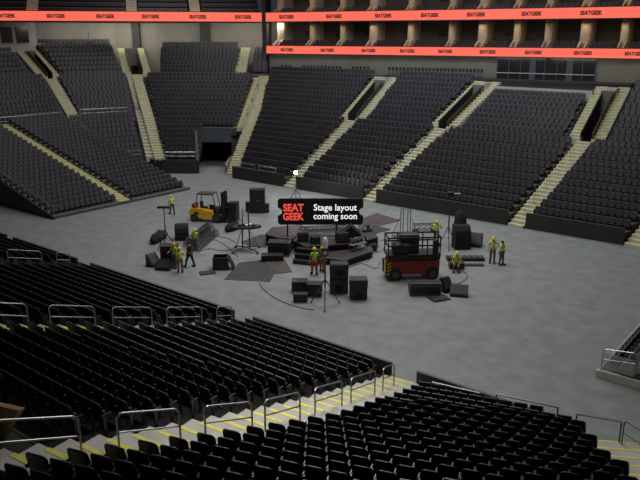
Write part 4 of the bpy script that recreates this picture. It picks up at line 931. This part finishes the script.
# ---- people
def skin_mesh(name, joints, edges, m, parent, root=0, sub=1):
    me = bpy.data.meshes.new(name); me.from_pydata([j[:3] for j in joints], edges, []); me.materials.append(m)
    o = bpy.data.objects.new(name, me); COL.objects.link(o); o.modifiers.new('s', 'SKIN'); o.modifiers['s'].use_smooth_shade = True
    sv = me.skin_vertices[0].data
    for i, j in enumerate(joints): sv[i].radius = (j[3], j[4] if len(j) > 4 else j[3])
    sv[root].use_root = True; ss = o.modifiers.new('u', 'SUBSURF'); ss.levels = sub; ss.render_levels = sub
    bpy.context.view_layer.update(); dg = bpy.context.evaluated_depsgraph_get(); me2 = bpy.data.meshes.new_from_object(o.evaluated_get(dg)); o.modifiers.clear(); o.data = me2; o.parent = parent; return o
def person(px, py, face, label, vest, trousers, helmet, arms, h=1.75, legs=None, sit=0., lean=0., sleeves=None):
    """arms: two (elbow, wrist) offsets from the shoulder; face: heading the figure looks towards, relative to the camera's view"""
    p = spot(px, py); t = thing('person', label, 'person', p, YAW+face, 'workers on the floor'); k = h/1.75
    pz = .93 if not sit else sit+.1; ly = lean
    pel, ch, nk = (0, 0, pz), (0, ly*.6, pz+.33), (0, ly, pz+.53)
    hd, top = (0, ly+.02, pz+.62), (0, ly+.03, pz+.76)
    sh = [(s*.19, ly*.95, pz+.48) for s in (-1, 1)]; hp = [(s*.10, 0, pz-.04) for s in (-1, 1)]
    if sit: kn = [(s*.15, .44, sit+.08) for s in (-1, 1)]; an = [(s*.16, .40, .09) for s in (-1, 1)]; to = [(s*.17, .58, .04) for s in (-1, 1)]
    else:
        lg = legs or (.04, -.04); kn = [(s*.12, .03+lg[i]*.6, .50) for i, s in enumerate((-1, 1))]; an = [(s*.13, lg[i], .09) for i, s in enumerate((-1, 1))]; to = [(s*.15, lg[i]+.17, .045) for i, s in enumerate((-1, 1))]
    el = [tuple(sh[i][c]+arms[i][0][c] for c in range(3)) for i in (0, 1)]; wr = [tuple(el[i][c]+arms[i][1][c] for c in range(3)) for i in (0, 1)]
    def hand(i): d = (Vector(wr[i])-Vector(el[i])).normalized(); return tuple(Vector(wr[i])+d*.085)
    J = [(*pel, .13, .10), (*ch, .15, .11), (*nk, .055), (*hd, .075, .085), (*top, .08, .09)]
    J = [J[0], J[1], J[2], (nk[0], nk[1]+.01, nk[2]+.07, .06), (hd[0], hd[1]+.01, hd[2]+.05, .078, .09), (*top, .066, .078)]
    E_ = [(0, 1), (1, 2), (2, 3), (3, 4), (4, 5)]
    for i in (0, 1):
        n = len(J); J += [(*sh[i], .062), (*el[i], .045), (*wr[i], .03), (*hand(i), .036, .02)]; E_ += [(2, n), (n, n+1), (n+1, n+2), (n+2, n+3)]
        n = len(J); J += [(*hp[i], .095), (*kn[i], .062), (*an[i], .042), (*to[i], .04)]; E_ += [(0, n), (n, n+1), (n+1, n+2), (n+2, n+3)]
    b = skin_mesh('body', J, E_, OM['skin'], t)
    # fingers, ears and nose joined to the body mesh
    f = MB()
    for i in (0, 1):
        d = (Vector(wr[i])-Vector(el[i])).normalized(); hc = Vector(hand(i)); s = d.cross(Vector((0, 0, 1)));
        if s.length < .2: s = d.cross(Vector((0, 1, 0)))
        s.normalize(); nrm = d.cross(s)
        for q in range(4):
            o = hc+s*(-.027+.018*q)+d*.02; ln = (.034, .04, .037, .028)[q]; m1 = o+d*ln; m2 = m1+(d*.7+nrm*.7)*ln*.8
            f.tube(o, m1, .0095, 6, .009).tube(m1, m2, .009, 6, .007)
        o = hc-d*.03+s*(-.03 if i else .03); f.tube(o, o+(s*(-.6 if i else .6)+d*.8)*.05, .011, 6, .008)
    hz = hd[2]+.06
    f.tube((0, hd[1]+.075, hz+.01), (0, hd[1]+.115, hz-.02), .012, 6, .016).ball((-.085, hd[1], hz), .03, 8, 6, (.4, .7, 1)).ball((.085, hd[1], hz), .03, 8, 6, (.4, .7, 1))
    import bmesh
    bm = bmesh.new(); bm.from_mesh(b.data); tm = f.mesh('tmp', OM['skin']); bm.from_mesh(tm); bm.to_mesh(b.data); bm.free(); bpy.data.meshes.remove(tm)
    fe = MB().ball((-.032, hd[1]+.094, hz+.022), .010, 6, 4).ball((.032, hd[1]+.094, hz+.022), .010, 6, 4).box((0, hd[1]+.098, hz-.055), (.045, .012, .008)); fe.build('face_features', OM['black'], b)
    VJ = [(pel[0], pel[1], pel[2]+.0, .155, .125), (*ch, .178, .135), (nk[0], nk[1], nk[2]-.04, .085)]; VE = [(0, 1), (1, 2)]
    for i in (0, 1): n = len(VJ); VJ += [(*sh[i], .082), (*lerp(sh[i], el[i], .55 if not sleeves else .98), .068)]; VE += [(2, n), (n, n+1)]
    v = skin_mesh('vest' if vest in ('green', 'vyellow') else 'jacket', VJ, VE, OM[vest], t)
    if sleeves:
        for i in (0, 1): MB().tube(lerp(sh[i], el[i], .6), el[i], .064, 8, .056).ball(el[i], .056, 8, 6).tube(el[i], lerp(el[i], wr[i], .92), .054, 8, .042).build('sleeve', OM[sleeves], v)
    TJ = [(pel[0], pel[1], pel[2]-.01, .150, .12)]; TE = []
    for i in (0, 1): n = len(TJ); TJ += [(*hp[i], .115), (*kn[i], .083), (*lerp(kn[i], an[i], .93), .066)]; TE += [(0, n), (n, n+1), (n+1, n+2)]
    skin_mesh('trousers', TJ, TE, OM[trousers], t)
    for i in (0, 1): MB().box((to[i][0]*.97, (an[i][1]+to[i][1])/2+.01, .055), (.115, .30, .11), ch=.035).tube((an[i][0], an[i][1], .07), (an[i][0], an[i][1], .2), .062, 8).build('boot', OM['rubber'], t)
    if helmet:
        hh = MB().lathe([(.125, 0), (.122, .05), (.10, .11), (.05, .145), (.004, .155)], (0, hd[1]+.012, hd[2]+.085), 16)
        hh.lathe([(.13, -.008), (.142, 0), (.13, .01)], (0, hd[1]+.03, hd[2]+.085), 16).build('hard_hat', OM[helmet], t, True)
    else: MB().ball((0, hd[1]-.012, hd[2]+.095), .098, 12, 8, (.95, 1.05, .9)).build('hair', OM['black'], t, True)
    t.scale = (k, k, k); return t
DN = lambda s, f=0.: ((s*.07, .0+f, -.27), (s*.02, .09+f, -.24))
HOLD = lambda s: ((s*.08, .10, -.24), (-s*.08, .25, -.02))
HIP = lambda s: ((s*.17, -.06, -.22), (-s*.13, .12, -.10))
person(172.5, 214.5, .5, 'worker in yellow-green vest walking at the far left by the temporary seats', 'vyellow', 'navy', 'helmety', (DN(-1), HOLD(1)), 1.7, legs=(.22, -.2))
person(175, 268, 2.6, 'worker in orange hard hat facing the camera beside the tall road case', 'green', 'khaki', 'helmeto', (DN(-1), HOLD(1)), 1.75)
person(180.5, 272.5, .2, 'worker in yellow hard hat with back to the camera, front of the left trio', 'vyellow', 'khaki', 'helmety', (HOLD(-1), HOLD(1)), 1.72)
person(190.5, 267, 1.2, 'worker in dark clothes and red top walking right of the left pair', 'black', 'black', None, (DN(-1), DN(1)), 1.8, legs=(.28, -.24), sleeves='darkred')
person(195.5, 250, 2.9, 'worker in yellow vest standing at the truss pile', 'vyellow', 'greyt', 'helmety', (DN(-1), HOLD(1)), 1.6)
person(314.5, 275, .3, 'worker in bright green vest and red trousers before the stage', 'green', 'redt', 'helmety', (DN(-1), HOLD(1)), 1.85, legs=(.1, -.08))
person(321.8, 272, -.6, 'worker in tan clothes just right of the red-trousered worker', 'khaki', 'khaki', 'helmety', (HOLD(-1), DN(1)), 1.72)
person(436, 243.5, 3.0, 'worker in yellow vest standing behind the right end of the lift', 'vyellow', 'navy', 'helmety', (HIP(-1), HIP(1)), 1.8, legs=(.05, -.05))
person(456.3, 270.5, 2.9, 'worker in yellow vest sitting on a low black case', 'vyellow', 'khaki', 'helmety', (((-.10, .12, -.24), (.08, .24, -.06)), ((.10, .12, -.24), (-.08, .24, -.06))), 1.75, sit=.42, lean=.12)
person(492, 263, 2.8, 'worker in yellow vest and brown trousers, left of the standing pair', 'vyellow', 'khaki', 'helmety', (HIP(-1), DN(1)), 1.85, legs=(.03, -.03))
person(500.8, 265, -2.4, 'worker in green vest and grey trousers, right of the standing pair', 'green', 'greyt', None, (HIP(-1), HOLD(1)), 1.75, legs=(.05, -.05))

# ---------------------------------------------------------------- light
w = bpy.data.worlds.new('world'); SC.world = w; w.use_nodes = True
bgn = w.node_tree.nodes['Background']; bgn.inputs[0].default_value = (.8, .88, 1, 1); bgn.inputs[1].default_value = .03
def area(loc, size, power, col=(1, .97, .93), rot=(0, 0, 0), sy=None):
    l = bpy.data.lights.new('arena_light', 'AREA'); l.shape = 'RECTANGLE'; l.size = size; l.size_y = sy or size; l.energy = power; l.color = col
    o = bpy.data.objects.new('arena_light', l); COL.objects.link(o); o.location = loc; o.rotation_euler = rot; return o
area((2, 0, 27), 22, 6000, sy=12)
area((-32, 14, 26), 14, 2600)
area((0, 22, 26), 30, 2600, (.93, .96, 1), sy=5)
area((-10, 25, 22), 7, 900, (.5, .68, 1), sy=4)
area((18.4, -21.5, 11.5), 1.6, 620, (1, .98, .92), sy=9)
# strip lights without fixtures, added to brighten suites and walls under the decks
for z in (16.15, 20.5):
    for i in range(len(FA)-1):
        a, b = FA[i], FA[i+1]; c = lerp(a, b, .5 if i else .62); d = Vector((b[0]-a[0], b[1]-a[1]))*(1 if i else .6); ang = math.atan2(d.y, d.x); n = Vector((-d.y, d.x)).normalized()
        area((c[0]+n.x*1.6, c[1]+n.y*1.6, z), d.length*.9, 12*d.length/2.6 if i else 26, (1, .82, .6), (R(15), 0, ang), sy=.3)
for i in range(1, len(WE)-1):
    a, b = WE[i], WE[i+1]; c = lerp(a, b, .5); d = Vector((b[0]-a[0], b[1]-a[1])); ang = math.atan2(d.y, d.x); n = Vector((-d.y, d.x)).normalized()
    if d.length > 4: area((c[0]-n.x*3.5, c[1]-n.y*3.5, 16.4), d.length*.95, 240, (1, .95, .85), (R(35), 0, ang), sy=.4)
for i in range(len(FA)-1):
    a, b = FA[i], FA[i+1]; c = lerp(a, b, .5); d = Vector((b[0]-a[0], b[1]-a[1])); ang = math.atan2(d.y, d.x); n = Vector((-d.y, d.x)).normalized()
    area((c[0]-n.x*1.0, c[1]-n.y*1.0, 12.4), d.length*.95, 50, (1, .95, .85), (R(30), 0, ang), sy=.3)
